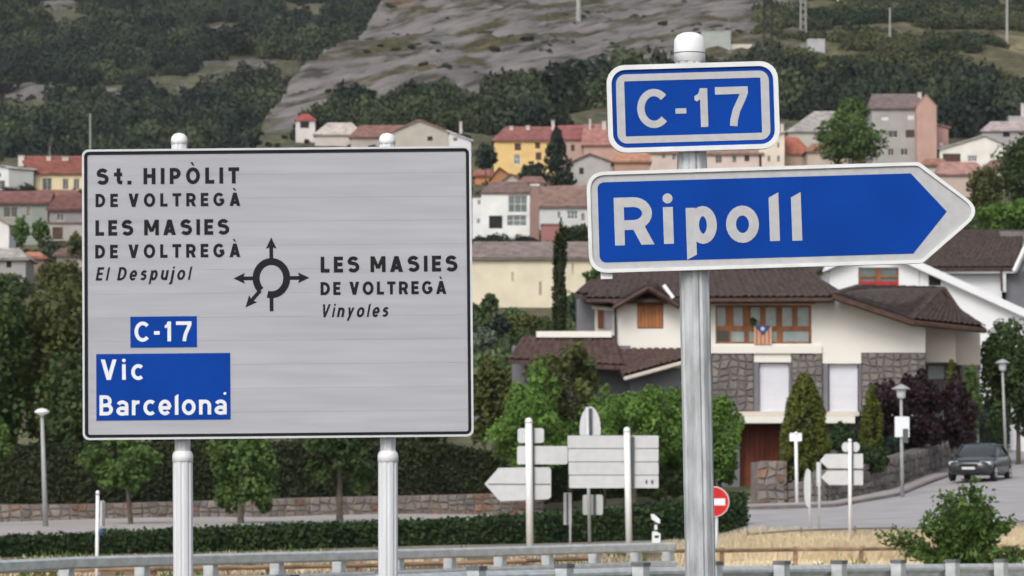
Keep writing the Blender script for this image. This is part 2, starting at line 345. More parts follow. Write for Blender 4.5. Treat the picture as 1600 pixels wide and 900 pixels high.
# ------------------------------------------------------------------ roads and pavements (strips over the ground)
def strip(name, pts_a, pts_b, m, up=.012, nsub=8, thick=0, label=None):
    """pts: list of (px, Y). The strip follows the ground between both lines."""
    v = []; f = []
    for i in range(len(pts_a)):
        for k in range(nsub + 1):
            t = k / nsub; px = pts_a[i][0] * (1 - t) + pts_b[i][0] * t; Y = pts_a[i][1] * (1 - t) + pts_b[i][1] * t
            p = GP(px, Y); v.append((p.x, p.y, p.z + up))
    n = nsub + 1
    for i in range(len(pts_a) - 1):
        for k in range(nsub): f.append((i * n + k, (i + 1) * n + k, (i + 1) * n + k + 1, i * n + k + 1))
    o = MB().add(v, f).build(name, m); o['kind'] = 'structure'; return o
def dens(pts, step=18):
    out = []
    for a, b in zip(pts[:-1], pts[1:]):
        k = max(1, int(abs(b[0] - a[0]) / step))
        for i in range(k): out.append((a[0] + (b[0] - a[0]) * i / k, a[1] + (b[1] - a[1]) * i / k))
    return out + [pts[-1]]
near_e = dens([(1168, 105), (1300, 105.5), (1450, 108), (1600, 110), (2000, 118)], 20)
kerb_l = dens([(1168, 128), (1300, 130), (1400, 136), (1480, 150), (1560, 185), (1600, 215)], 16)
def resamp(pts, n):
    s = np.linspace(0, len(pts) - 1, n); a = np.array(pts); i = np.floor(s).astype(int).clip(0, len(pts) - 2); f = (s - i)[:, None]
    return [tuple(r) for r in a[i] * (1 - f) + a[i + 1] * f]
strip('side_road', resamp(near_e, 70), resamp(kerb_l, 70), M['asphalt'], .015, 14)
wall_l = [(1168, 131.5), (1300, 133.5), (1400, 141), (1480, 157), (1560, 194), (1600, 224)]
strip('pavement', resamp(kerb_l, 60), resamp(dens(wall_l, 16), 60), M['pave'], .13, 4)
kp = [GP(a, b) for a, b in resamp(kerb_l, 60)]
o = MB().sweep([p + Vector((0, 0, .0)) for p in kp], [(-.01, -.1), (.16, -.1), (.16, .125), (-.01, .145)]).build('kerb', M['kerb']); o['kind'] = 'structure'
lw_near = [(-300, 112), (0, 118), (400, 120), (800, 126), (1150, 130)]; lw_far = [(-300, 141), (0, 140.6), (400, 145.6), (800, 149.6), (1150, 153)]
strip('pavement_by_wall', resamp(dens(lw_near, 40), 50), resamp(dens(lw_far, 40), 50), M['pave'], .02, 6)
strip('main_road', [(-6000, 8), (800, 8), (9000, 8)], [(-300, 44), (800, 44), (1900, 44)], M['asphaltnear'], .012, 6)
# ------------------------------------------------------------------ stroke lettering
def arc(cx, cy, rx, ry, a0, a1, n=14):
    return [(cx + rx * math.cos(math.radians(a0 + (a1 - a0) * i / n)), cy + ry * math.sin(math.radians(a0 + (a1 - a0) * i / n))) for i in range(n + 1)]
def glyph(ch, w):
    h = w / 2; S = lambda *p: ('s', list(p), False); A = lambda p: ('s', p, False); Cc = lambda p: ('s', p[:-1], True)
    def dg(x0, y0, x1, y1, k=1.12):
        ww = w * k / 2; return ('p', [(x0 - ww, y0), (x0 + ww, y0), (x1 + ww, y1), (x1 - ww, y1)])
    X = .74
    if ch == 'H': return .72, [S((h, 0), (h, 1)), S((.72 - h, 0), (.72 - h, 1)), S((w, .51), (.72 - w, .51))]
    if ch == 'I': return w, [S((h, 0), (h, 1))]
    if ch == 'L': return .54, [S((h, 0), (h, 1)), S((w, h), (.54, h))]
    if ch == 'T': return .64, [S((.32, 0), (.32, 1 - w)), S((0, 1 - h), (.64, 1 - h))]
    if ch == 'E': return .56, [S((h, 0), (h, 1)), S((w, h), (.56, h)), S((w, .51), (.52, .51)), S((w, 1 - h), (.56, 1 - h))]
    if ch == 'D': r = .5 - h; return .72, [S((h, 0), (h, 1)), A([(h, 1 - h), (.72 - h - r * .85, 1 - h)] + arc(.72 - h - r * .85, .5, r * .85, r, 90, -90, 16)[1:] + [(h, h)])]
    if ch in 'PR':
        r = (.58 - h) / 2; cy = 1 - h - r; Wd = .66 if ch == 'P' else .70
        g = [S((h, 0), (h, 1)), A([(h, 1 - h), (Wd - h - r, 1 - h)] + arc(Wd - h - r, cy, r, r, 90, -90, 12)[1:] + [(h, cy - r)])]
        if ch == 'R': g.append(dg(Wd * .60, cy - r, Wd - w * .5, 0))
        return Wd, g
    if ch in 'BX':
        r1 = .235 - h / 2 + .0; g = [S((h, 0), (h, 1))]
        ra = (.50 - h) / 2; g.append(A([(h, 1 - h), (.60 - h - ra, 1 - h)] + arc(.60 - h - ra, 1 - h - ra, ra, ra, 90, -90, 10)[1:] + [(h, 1 - h - 2 * ra)]))
        rb = (1 - 2 * h - 2 * ra) / 2; g.append(A([(h, 1 - h - 2 * ra), (.66 - h - rb, 1 - h - 2 * ra)] + arc(.66 - h - rb, h + rb, rb, rb, 90, -90, 10)[1:] + [(h, h)])); return .66, g
    if ch == 'O': return .84, [Cc(arc(.42, .5, .42 - h, .52 - h, 0, 360, 28))]
    if ch == 'C': return .76, [A(arc(.43, .5, .43 - h, .51 - h, 42, 318, 22))]
    if ch == 'G': return .82, [A(arc(.42, .5, .42 - h, .51 - h, 42, 350, 22)), S((.46, .46), (.82 - h * .4, .46)), S((.80 - h, .46), (.80 - h, .2))]
    if ch == 'V': return .76, [dg(w * .58, 1, .38, 0), dg(.76 - w * .58, 1, .38, 0)]
    if ch == 'A': return .80, [dg(w * .58, 0, .40, 1), dg(.80 - w * .58, 0, .40, 1), S((.2, .27), (.60, .27))]
    if ch == 'M': return .92, [S((h, 0), (h, 1)), S((.92 - h, 0), (.92 - h, 1)), dg(h * 1.2, 1, .46, .22, .95), dg(.92 - h * 1.2, 1, .46, .22, .95)]
    if ch == 'S':
        r = (.5 - h * .5) / 2; W_ = .74; rx = W_ / 2 - h
        return W_, [A(arc(W_ / 2, 1.01 - h - r, rx * .95, r, 28, 180, 10) + [(W_ / 2 - rx * .8, .60)] + arc(W_ / 2, r + h - .01, rx, r, 90, -152, 16)[1:])]
    if ch == '.': return w * 1.05, [('p', [(0, 0), (w * 1.05, 0), (w * 1.05, w), (0, w)])]
    if ch == '-': return .30, [S((0, .43), (.30, .43))]
    if ch == '1': return .33, [S((.33 - h, 0), (.33 - h, 1)), ('p', [(.33 - w, 1), (.33 - w, .72), (.06, .66), (0, .70), (0, .80), (.10, .86)])]
    if ch == '7': return .82, [S((0, 1 - h), (.82, 1 - h)), A([(.82 - h * .9, 1 - h), (.80 - h, 1 - w * 1.1), (.66, .68), (.52, .40), (.455, .15), (.44, 0)])]
    # lower case, x-height X
    r = X / 2 - h
    if ch == 'o': return .68, [Cc(arc(.34, X / 2, .34 - h, X / 2 + .02 - h, 0, 360, 24))]
    if ch == 'c': return .58, [A(arc(.34, X / 2, .34 - h, X / 2 + .02 - h, 48, 312, 18))]
    if ch == 'e': return .64, [A([(.64 - w * .3, X / 2 - .02)] + arc(.32, X / 2, .32 - h, X / 2 + .02 - h, 4, 318, 22)), S((w * .8, X / 2 - .02), (.64 - w * .35, X / 2 - .02))]
    if ch == 'l': return w, [('p', [(0, 0), (w, 0), (w, 1.03), (0, .92)])]
    if ch == 'i': return w, [('p', [(0, 0), (w, 0), (w, X + .02), (0, X + .02)]), ('p', arc(h, 1.0 - h * .6, h * 1.02, h * 1.02, 0, 360, 16)[:-1])]
    if ch == 'j': return w, [S((h, -.12), (h, X)), A([(h, -.12), (h * .6, -.24), (-h, -.28)]), ('p', arc(h, .98 - h * .6, h * 1.05, h * 1.05, 0, 360, 16)[:-1])]
    if ch == 't': return .50, [A([(.16 + h, 1), (.16 + h, h + .14), (.16 + h + .05, h + .03), (.50, h)]), S((0, X - h), (.50, X - h))]
    if ch == 'r': return .40, [S((h, 0), (h, X)), A(arc(h + .23, X - h - .22, .23, .21, 178, 75, 8))]
    if ch in 'nu':
        W_ = .60; rr = W_ / 2 - h
        if ch == 'n': return W_, [S((h, 0), (h, X)), A(arc(W_ / 2, X - h - rr, rr, rr, 172, 0, 12) + [(W_ - h, 0)])]
        return W_, [S((W_ - h, 0), (W_ - h, X)), A([(h, X)] + arc(W_ / 2, h + rr, rr, rr, 180, 352, 12))]
    if ch == 'p': return .64, [('p', [(0, X - .01), (w, X - .01), (w, -.24), (0, -.34)]), Cc(arc(.32 + h * .3, X / 2, .32 - h * 1.3, X / 2 + .02 - h, 0, 360, 24))]
    if ch == 'a': return .60, [S((.60 - h, 0), (.60 - h, X * .6)), A([(.60 - h, X * .6)] + arc(.30, X - h - .17, .30 - h, .17, 10, 160, 10)), Cc(arc(.30, .21, .30 - h, .21 - h * .75, 0, 360, 18))]
    if ch == 's': rr = (X / 2 - h * .5) / 2; rx = .26 - h; return .52, [A(arc(.26, X + .01 - h - rr, rx, rr, 28, 180, 8) + [(.26 - rx * .7, X * .6)] + arc(.26, rr + h - .01, rx, rr, 90, -152, 12)[1:])]
    if ch == 'y': return .60, [dg(w * .55, X, .30, .0), ('p', [(.60 - w * 1.1, X), (.60, X), (.26, -.28), (.26 - w * 1.15, -.28)])]
    return .35, []
def ribbon(pts, w, closed):
    n = len(pts); L_, R_ = [], []
    for i in range(n):
        a = pts[i - 1] if (i > 0 or closed) else None; b = pts[(i + 1) % n] if (i < n - 1 or closed) else None; p = pts[i]
        def nrm(u, v):
            d = (v[0] - u[0], v[1] - u[1]); l = math.hypot(*d) or 1; return (-d[1] / l, d[0] / l)
        if a is None: m = nrm(p, b); k = 1
        elif b is None: m = nrm(a, p); k = 1
        else:
            n1, n2 = nrm(a, p), nrm(p, b); m = (n1[0] + n2[0], n1[1] + n2[1]); l = math.hypot(*m) or 1; m = (m[0] / l, m[1] / l); k = min(1.6, 1 / max(.4, m[0] * n1[0] + m[1] * n1[1]))
        L_.append((p[0] + m[0] * w / 2 * k, p[1] + m[1] * w / 2 * k)); R_.append((p[0] - m[0] * w / 2 * k, p[1] - m[1] * w / 2 * k))
    return L_, R_
class Frame:   # local sign frame: centre pixel (cx,cy) at depth Y, rolled by ang degrees (counter-clockwise seen from camera)
    def __init__(s, cx, cy, Y, ang):
        s.c = P(cx, cy, Y); s.cx = cx; s.cy = cy; s.Y = Y; s.a = math.radians(ang); s.k = Y / F * 1.0; s.y = 0
    def w(s, u, v, off=0):   # local pixels (right, up) -> world, off = metres towards the camera
        c, n = math.cos(s.a), math.sin(s.a); return (s.c.x + (u * c - v * n) * s.k, s.Y - off, s.c.z + (u * n + v * c) * s.k)
    def loc(s, px, py):
        dx, dy = px - s.cx, s.cy - py; c, n = math.cos(s.a), math.sin(s.a); return (dx * c + dy * n, -dx * n + dy * c)
    def plate(s, mb, pts, o0, o1):
        ar = sum(pts[i][0] * pts[(i + 1) % len(pts)][1] - pts[(i + 1) % len(pts)][0] * pts[i][1] for i in range(len(pts)))
        if ar < 0: pts = pts[::-1]
        n = len(pts)
        mb.add([s.w(u, v, o1) for u, v in pts] + [s.w(u, v, o0) for u, v in pts], [tuple(range(n)), tuple(range(2 * n - 1, n - 1, -1))] + [(i, i + n, (i + 1) % n + n, (i + 1) % n) for i in range(n)]); return mb
    def ringplate(s, mb, outer, inner, o0, o1):
        n = len(outer); v = [s.w(*p, o1) for p in outer] + [s.w(*p, o1) for p in inner] + [s.w(*p, o0) for p in outer] + [s.w(*p, o0) for p in inner]; f = []
        for i in range(n):
            j = (i + 1) % n; f += [(i, j, n + j, n + i), (j, i, 2 * n + i, 2 * n + j), (n + i, n + j, 3 * n + j, 3 * n + i), (2 * n + j, 2 * n + i, 3 * n + i, 3 * n + j)]
        mb.add(v, f); return mb
def rrect(x0, y0, x1, y1, r, n=6):
    out = []
    for cx, cy, a in ((x1 - r, y1 - r, 0), (x0 + r, y1 - r, 90), (x0 + r, y0 + r, 180), (x1 - r, y0 + r, 270)):
        out += [(cx + r * math.cos(math.radians(a + 90 * i / n)), cy + r * math.sin(math.radians(a + 90 * i / n))) for i in range(n + 1)]
    return out
LK = [0]
def put_glyph(mb, fr, ch, u0, v0, wd, ht, w, shear, off, natural=False):
    base = {'Ò': 'O', 'À': 'A'}.get(ch, ch); gw, pcs = glyph(base, w)
    sx = ht if natural else wd / gw
    pcs = list(pcs)
    if ch in 'ÒÀ': cxm = gw / 2; pcs.append(('p', [(cxm - .17, 1.34), (cxm - .02, 1.34), (cxm + .09, 1.13), (cxm - .02, 1.13)]))
    for kind, pts, *cl in pcs:
        LK[0] = (LK[0] + 1) % 9; o = off + .0012 + LK[0] * .00012
        if kind == 'p': polys = [pts]
        else:
            # the stroke keeps its width when the letter is squeezed
            pp = [(x * sx, y * ht) for x, y in pts]; l, r = ribbon(pp, w * ht, cl[0]); l = [(a / sx, b / ht) for a, b in l]; r = [(a / sx, b / ht) for a, b in r]
            n = len(l); m = n if cl[0] else n - 1
            V_ = [fr.w(u0 + (a + shear * b) * 1.0 * sx if False else u0 + a * sx + shear * b * ht, v0 + b * ht, o) for a, b in l + r]
            V_ += [fr.w(u0 + a * sx + shear * b * ht, v0 + b * ht, off - .001) for a, b in l + r]
            fcs = []
            for i in range(m):
                j = (i + 1) % n; fcs += [(n + i, n + j, j, i), (i, j, 2 * n + j, 2 * n + i), (n + j, n + i, 3 * n + i, 3 * n + j)]
            if not cl[0]: fcs += [(0, 2 * n, 3 * n, n), (n - 1, 2 * n - 1, 4 * n - 1, 3 * n - 1)]
            mb.add(V_, fcs); continue
        for poly in polys: fr.plate(mb, [(u0 + a * sx + shear * b * ht, v0 + b * ht) for a, b in poly], off - .001, o)
def text(fr, s, x0, yb, x1, ht, w, m, parent, off, shear=0, scale=1.0, name='letter', label=None):
    """x0,yb: left end of the baseline in picture pixels; x1 its right end; ht cap height"""
    u0, v0 = fr.loc(x0, yb); tot = x1 - x0
    ws = [0 if c == ' ' else glyph({'Ò': 'O', 'À': 'A'}.get(c, c), w)[0] * ht * scale for c in s]
    gaps = len(s) - 1; sp = s.count(' ') * .42 * ht
    tr = (tot - sum(ws) - sp - shear * ht * .9) / max(1, gaps - s.count(' '))
    u = u0
    for i, c in enumerate(s):
        if c == ' ': u += .42 * ht; continue
        mb = MB()
        put_glyph(mb, fr, c, u, v0, ws[i], ht, w, shear, off); u += ws[i] + (tr if i + 1 < len(s) else 0); mb.build(name, m, parent)
# ------------------------------------------------------------------ destination board
def fluted(mb, p0, p1, r, n=32): return mb.tube(p0, p1, r, r, n, .10)
fr = Frame(433.5, 457.5, 27.0, .55)
bd = thing('destination_sign', 'big grey board on two white posts with black place names and roundabout diagram', 'road sign', (fr.c.x, 27.0, g1(fr.c.x, 27.0)))
HW, HH = 305, 227.5
def plankmesh(v0, v1):
    x0, x1 = -HW + 5, HW - 5; mb = MB(); fr.plate(mb, [(x0, v0 + .08), (x1, v0 + .08), (x1, v1 - .08), (x0, v1 - .08)], -.03, 0)
    return mb
edges = np.linspace(-HH + 4, HH - 4, 13)
for a, b in zip(edges[:-1], edges[1:]): plankmesh(a, b).build('plank', M['board'], bd)
fr.plate(MB(), rrect(-HW + 2, -HH + 2, HW - 2, HH - 2, 9), -.045, -.03).build('backing_sheet', M['signback'], bd)
fr.ringplate(MB(), rrect(-HW, -HH, HW, HH, 10), rrect(-HW + 3.2, -HH + 3.2, HW - 3.2, HH - 3.2, 8), -.045, .012).build('frame', M['signback'], bd)
fr.ringplate(MB(), rrect(-HW + 3.6, -HH + 3.6, HW - 3.6, HH - 3.6, 8), rrect(-HW + 8.2, -HH + 8.2, HW - 8.2, HH - 8.2, 3.5), -.0295, .004).build('border_line', M['letterblack'], bd)
KB = M['letterblack']
for s, x0, yb, x1, ht, w, sh, sc in (
        ('St. HIPÒLIT', 149, 288, 373, 25.5, .235, 0, 1.04), ('DE VOLTREGÀ', 148, 323.3, 375, 21, .23, 0, 1.02), ('LES MASIES', 148, 368.2, 358, 24.5, .235, 0, 1.04),
        ('DE VOLTREGÀ', 148, 403.7, 375.5, 21.3, .23, 0, 1.02), ('El Despujol', 149, 438.5, 300, 21, .18, .19, .82),
        ('LES MASIES', 501, 426, 715.5, 25, .235, 0, 1.04), ('DE VOLTREGÀ', 501, 461.2, 698, 20.5, .23, 0, 1.0), ('Vinyoles', 501, 496, 609, 20.5, .18, .19, .80)):
    text(fr, s, x0, yb, x1, ht, w, KB, bd, .0, sh, sc)
def patchpx(mb, a, b, c, d, o0, o1): u0, v0 = fr.loc(a, b); u1, v1 = fr.loc(c, d); return fr.plate(mb, [(u0, v0), (u1, v0), (u1, v1), (u0, v1)], o0, o1)
pa = patchpx(MB(), 203.5, 495, 308, 542.5, -.001, .003).build('blue_panel', M['blue'], bd); text(fr, 'C-17', 210.5, 534, 299.5, 31, .18, M['white'], bd, .003, 0, .95)
pb = patchpx(MB(), 150.5, 553.5, 361, 655.5, -.001, .003).build('blue_panel', M['blue'], bd)
text(fr, 'Vic', 158, 594, 224.5, 32, .175, M['white'], bd, .003, 0, 1.02); text(fr, 'Barcelona', 156.5, 649.5, 355, 31.5, .175, M['white'], bd, .003, 0, 1.0)
cu, cv = fr.loc(352, 615); fr.plate(MB(), arc(cu, cv, 2.3, 2.3, 0, 360, 10)[:-1], .002, .005).build('rivet', M['white'], bd)
mb = MB(); cu, cv = fr.loc(424, 434.5)                                   # roundabout diagram
def rib(pts, w, cl=False):
    l, r = ribbon(pts, w, cl); n = len(l); V_ = [fr.w(*p, .0016) for p in l + r] + [fr.w(*p, -.001) for p in l + r]; f = []
    for i in range(n - 1): f += [(n + i, n + i + 1, i + 1, i), (i, i + 1, 2 * n + i + 1, 2 * n + i), (n + i + 1, n + i, 3 * n + i, 3 * n + i + 1)]
    f += [(0, 2 * n, 3 * n, n), (n - 1, 2 * n - 1, 4 * n - 1, 3 * n - 1)]; mb.add(V_, f)
rib(arc(cu, cv, 24, 26, 226, -105, 44), 11)
def arrow(ang, r0, r1, tipw=8.5, tl=18):
    a = math.radians(ang); d = (math.cos(a), math.sin(a)); n = (-d[1], d[0]); pt = lambda r, s: (cu + d[0] * r + n[0] * s, cv + d[1] * r + n[1] * s)
    fr.plate(mb, [pt(r0, -3), pt(r1 - tl + 3, -3), pt(r1 - tl + 3, 3), pt(r0, 3)], -.001, .0012)
    fr.plate(mb, [pt(r1, 0), pt(r1 - tl, tipw), pt(r1 - tl + 3, 0), pt(r1 - tl, -tipw)], -.001, .0014)
arrow(90, 27, 64); arrow(0, 25, 59.5); arrow(180, 25, 59.5); arrow(228, 26, 61)
fr.plate(mb, [(cu - 3, cv - 52), (cu + 3, cv - 52), (cu + 3, cv - 26), (cu - 3, cv - 26)], -.001, .0012)
mb.build('roundabout_symbol', KB, bd)
for xt, xb, xc in ((280, 285.5, 281.5), (605, 606.2, 605.5)):
    yc = 716; k = 27.1 / F; t = P(xt, 208, 27.12); c = P(xb, yc, 27.12); g = GP(xb + 3, 27.12); g.x = c.x + (c.x - t.x) * .5; g.y = 27.12; g.z = g1(g.x, 27.12) - .1
    po = fluted(MB(), P(xt, 216, 27.12), c, 12.4 * k).build('post', M['whitealu'], bd)
    MB().lathe(P(xt, 219, 27.12), [(13 * k, -.03), (13 * k, .0), (12 * k, 5 * k), (8 * k, 9.5 * k), (.5 * k, 11.5 * k)], 20).build('cap', M['cap'], po, True)
    lo = fluted(MB(), c, g, 15.6 * k).build('lower_post', M['whitealu'], bd)
    MB().lathe(P(xb, 709.5, 27.12), [(12.4 * k, 5 * k), (14.5 * k, 3 * k), (16.3 * k, -2 * k), (16.3 * k, -12 * k), (15.3 * k, -12.5 * k)], 24).build('collar', M['cap'], lo, True)
# ------------------------------------------------------------------ route and arrow sign on one fluted post
YR = 17.3; kR = YR / F
rs = thing('direction_sign', 'blue arrow sign pointing right reading Ripoll with C-17 route panel above on one post', 'road sign', (P(1096, 900, YR).x, YR, 0))
pt, pbm = P(1077.5, 70, YR + .1), P(1094.5, 900, YR + .1); dv = pbm - pt; g = pt + dv * ((pt.z + .1) / (pt.z - pbm.z))
post = fluted(MB(), pt, g, 23.8 * kR, 40).build('post', M['alu'], rs)
MB().lathe(P(1077.5, 82, YR + .1), [(24.8 * kR, -.045), (24.8 * kR, .012), (24.3 * kR, 20 * kR), (20 * kR, 27 * kR), (11 * kR, 31 * kR), (.5 * kR, 32.5 * kR)], 24).build('cap', M['cap'], post, True)
MB().lathe(P(1077.5, 83, YR + .1), [(25.1 * kR, -.0035), (25.1 * kR, .0005)], 24).build('cap_seam', M['signdark'], post)
fr = Frame(1083, 167.3, YR, 1.65)
rp = fr.plate(MB(), rrect(-134, -68.5, 134, 68.5, 27), -.03, 0).build('route_panel', M['blue'], rs)
fr.ringplate(MB(), rrect(-134.5, -69, 134.5, 69, 28), rrect(-127, -61.5, 127, 61.5, 22), -.032, .010).build('rim', M['rim'], rp, False)
fr.ringplate(MB(), rrect(-120, -54.5, 120, 54.5, 15), rrect(-107, -43.5, 107, 43.5, 1.5), -.001, .002).build('border_line', M['reflect'], rp)
mb = MB()
for ch, x0, yb, wd, ht in (('C', 996, 200.5, 47, 60.5), ('-', 1056, 199.5, 17, 60), ('1', 1086.5, 199, 20.5, 61), ('7', 1119, 198, 51.5, 62)):
    mb = MB(); u, v = fr.loc(x0, yb); put_glyph(mb, fr, ch, u, v, wd, ht, .19 if ch != '-' else .14, 0, 0); mb.build('letter', M['reflect'], rp)
fr = Frame(1215, 339, YR, 1.75)
def arrowpts(ins, rl, rt):
    base = [(-297, 79), (224, 79), (312, 0), (224, -79), (-297, -79)]
    # offset inwards
    pts = [(-297 + ins, 79 - ins), (224 - ins * .42, 79 - ins), (321 - ins * 1.37, 0), (224 - ins * .42, -79 + ins), (-297 + ins, -79 + ins)]
    rad = [rl, max(.5, rt * .6), rt, max(.5, rt * .6), rl]; out = []
    n = 5
    for i in range(n):
        p, a, b = pts[i], pts[i - 1], pts[(i + 1) % n]; r = rad[i]
        da = (a[0] - p[0], a[1] - p[1]); la = math.hypot(*da); db = (b[0] - p[0], b[1] - p[1]); lb = math.hypot(*db)
        cosv = (da[0] * db[0] + da[1] * db[1]) / la / lb; t = r / math.tan(math.acos(cosv) / 2); s_ = (p[0] + da[0] / la * t, p[1] + da[1] / la * t); e = (p[0] + db[0] / lb * t, p[1] + db[1] / lb * t)
        for k in range(9):
            q_ = k / 8; out.append(((1 - q_) ** 2 * s_[0] + 2 * q_ * (1 - q_) * p[0] + q_ * q_ * e[0], (1 - q_) ** 2 * s_[1] + 2 * q_ * (1 - q_) * p[1] + q_ * q_ * e[1]))
    return out
ap = fr.plate(MB(), arrowpts(0, 30, 26), -.03, 0).build('arrow_panel', M['reflect'], rs)
fr.ringplate(MB(), arrowpts(-.5, 30, 26), arrowpts(5, 25, 22), -.032, .010).build('rim', M['rim'], ap)
def lp(*pp): return [fr.loc(*p) for p in pp]
bl = [(933, 292), (936, 287), (942, 284.5), (1424, 270.5), (1480, 330.5), (1427, 396.5), (945, 410.5), (939, 408), (936, 402)]
fr.plate(MB(), [fr.loc(*p) for p in bl], -.001, .0015).build('blue_field', M['blue'], ap)
mb = MB()
for ch, x0, yb, wd, ht in (('R', 959, 384, 62, 75), ('i', 1037, 381.5, 15.5, 76), ('p', 1072.5, 380.5, 48, 76), ('o', 1135, 379, 51.5, 75), ('l', 1203, 377, 15.5, 74), ('l', 1238, 376.5, 15.5, 74)):
    mb = MB(); u, v = fr.loc(x0, yb); put_glyph(mb, fr, ch, u, v, wd, ht, .205, 0, .0015); mb.build('letter', M['reflect'], ap)
u, v = fr.loc(947, 431); fr.plate(MB(), [(u - 9, v - 5), (u + 9, v - 5), (u + 9, v + 8), (u - 9, v + 8)], -.04, -.01).build('rear_bracket', M['cap'], ap)
for py in (118, 215, 285, 395):
    a = P(1080 + (py - 118) * .02, py, YR + .045); MB().box(a.x - .10, a.x + .10, YR + .035, YR + .09, a.z - .02, a.z + .02).build('clamp', M['galv'], post)
# ------------------------------------------------------------------ crash barriers
def catm(pts, n):
    a = np.array(pts, float); s = np.linspace(0, len(a) - 1, n); i = np.floor(s).astype(int).clip(0, len(a) - 2); f = (s - i)[:, None]; return a[i] * (1 - f) + a[i + 1] * f
# far barrier: post columns (px), rail top rows, depths 49 -> 67
fpx = [-150, -12, 112, 230, 337, 440, 537, 628, 710, 788, 862, 935, 1000, 1050]
fY = [45.5, 47.7, 50, 51.8, 53.6, 55.4, 57.1, 58.8, 60.4, 62, 63.5, 65, 66.3, 67.3]
ftop = [883, 876, 870, 867, 865, 862.5, 860.5, 858, 856, 854, 852, 850, 848.5, 847.5]
path = [P(a, b, y) for a, b, y in zip(fpx, ftop, fY)]
fb = thing('crash_barrier', 'double rail grey steel barrier running behind the two white posts of the board', 'crash barrier', (path[0].x, path[0].y, g1(path[0].x, path[0].y)))
boxp = lambda z0, z1, d: [(0, z0), (d * .6, z0), (d, z0 + .03), (d, z1 - .03), (d * .6, z1), (0, z1)]
for i in range(len(path) - 1):
    seg = [path[i], path[i + 1]]
    MB().sweep(seg, boxp(-.165, 0, .10)).build('rail', M['galv'], fb)
    MB().sweep(seg, boxp(-.46, -.33, .10)).build('rail', M['galv'], fb)
for i, p in enumerate(path[1:], 1):
    d = (path[min(i + 1, len(path) - 1)] - path[i - 1]); d.z = 0; d.normalize(); o = Vector((-d.y, d.x, 0)); zb = g1(p.x, p.y) - .2
    mb = MB(); a = p + o * .02; b = p + o * .16
    for (s0, s1, e) in ((-.07, .07, a), (-.09, -.075, b), (.075, .09, b)):
        pass
    q0 = [p + d * s + o * t for s, t in ((-.06, .02), (.06, .02), (.06, .17), (-.06, .17))]
    mb.hexa([Vector((v.x, v.y, zb)) for v in q0] + [Vector((v.x, v.y, p.z - .06)) for v in q0])
    q1 = [p + d * s + o * t for s, t in ((-.105, -.0), (.105, -.0), (.09, .12), (-.09, .12))]
    mb.hexa([Vector((v.x, v.y, p.z - .50)) for v in q1] + [Vector((v.x * 1, v.y, p.z - .145)) for v in [p + d * s + o * t for s, t in ((-.07, -.0), (.07, -.0), (.07, .12), (-.07, .12))]])
    mb.build('post', M['galv'], fb)
e = path[-1]; MB().tube(e + Vector((0, .05, -.07)), e + Vector((.07, .05, -.12)), .072, .06, 10).build('end_cap', M['galv'], fb)
# near barrier: posts on our side of a W beam
npx = [430, 585, 727, 865, 985, 1100, 1206, 1296, 1389, 1474, 1550, 1622, 1690]
nY = [39.5, 41.5, 43.5, 45.4, 47.2, 49, 50.8, 52.5, 54.3, 56.0, 57.7, 59.3, 60.9]
ntop = [908, 899, 893.5, 890, 887, 885, 884, 883, 882, 881.2, 880.5, 880, 879.5]
path = [P(a, b, y) for a, b, y in zip(npx, ntop, nY)]
nb = thing('crash_barrier', 'nearer steel barrier along the bottom right edge with dark topped posts before its beam', 'crash barrier', (path[0].x, path[0].y, g1(path[0].x, path[0].y)))
wb = [(-.02, 0), (.02, -.01), (.06, -.05), (.06, -.085), (-.01, -.14), (-.01, -.17), (.06, -.225), (.06, -.26), (.02, -.30), (-.02, -.31), (-.025, -.30), (.05, -.255), (.05, -.23), (-.02, -.175), (-.02, -.135), (.05, -.08), (.05, -.055), (-.025, -.01)]
for i in range(len(path) - 1): MB().sweep([path[i], path[i + 1]], wb).build('rail', M['galv'], nb)
for i, p in enumerate(path):
    d = (path[min(i + 1, len(path) - 1)] - path[max(i - 1, 0)]); d.z = 0; d.normalize(); o = Vector((d.y, -d.x, 0)); zb = g1(p.x, p.y) - .2
    q0 = [p + d * s + o * t for s, t in ((-.09, .07), (.09, .07), (.09, .23), (-.09, .23))]
    po = MB().hexa([Vector((v.x, v.y, zb)) for v in q0] + [Vector((v.x, v.y, p.z + .02)) for v in q0]).build('post', M['galv'], nb)
    q1 = [p + d * s + o * t for s, t in ((-.10, .06), (.10, .06), (.10, .24), (-.10, .24))]
    MB().hexa([Vector((v.x, v.y, p.z + .021)) for v in q1] + [Vector((v.x, v.y, p.z + .07)) for v in q1]).build('post_top', M['galvdark'], po)
# ------------------------------------------------------------------ wooden fence behind the barriers
def fence_line(nm, label, pts, rails, m, r, pw, grp=None):
    """pts: (px, py_top, Y); rails: heights below top"""
    path = [P(*p) for p in pts]; t = thing(nm, label, 'fence', (path[0].x, path[0].y, g1(path[0].x, path[0].y)), grp)
    for i, p in enumerate(path):
        zb = g1(p.x, p.y) - .1; MB().tube((p.x, p.y + r * 1.3, zb), (p.x, p.y + r * 1.3, p.z + .03), pw, pw * .95, 8).build('post', m, t)
        if i + 1 < len(path):
            for rz in rails:
                a = p - Vector((0, 0, rz + random.uniform(0, .02))); b = path[i + 1] - Vector((0, 0, rz + random.uniform(0, .02))); MB().tube(a, b, r, r, 8).build('rail', m, t)
    return t
fence_line('wooden_fence', 'low brown wooden rail fence crossing the dry grass on the right', [(1040, 858, 84), (1128, 857.5, 86), (1243, 856, 88), (1346, 855, 90), (1443, 854, 92), (1512, 853, 93), (1566, 852.5, 94), (1640, 852, 95), (1730, 851, 96)], (.035, .52), M['wood'], .045, .055)
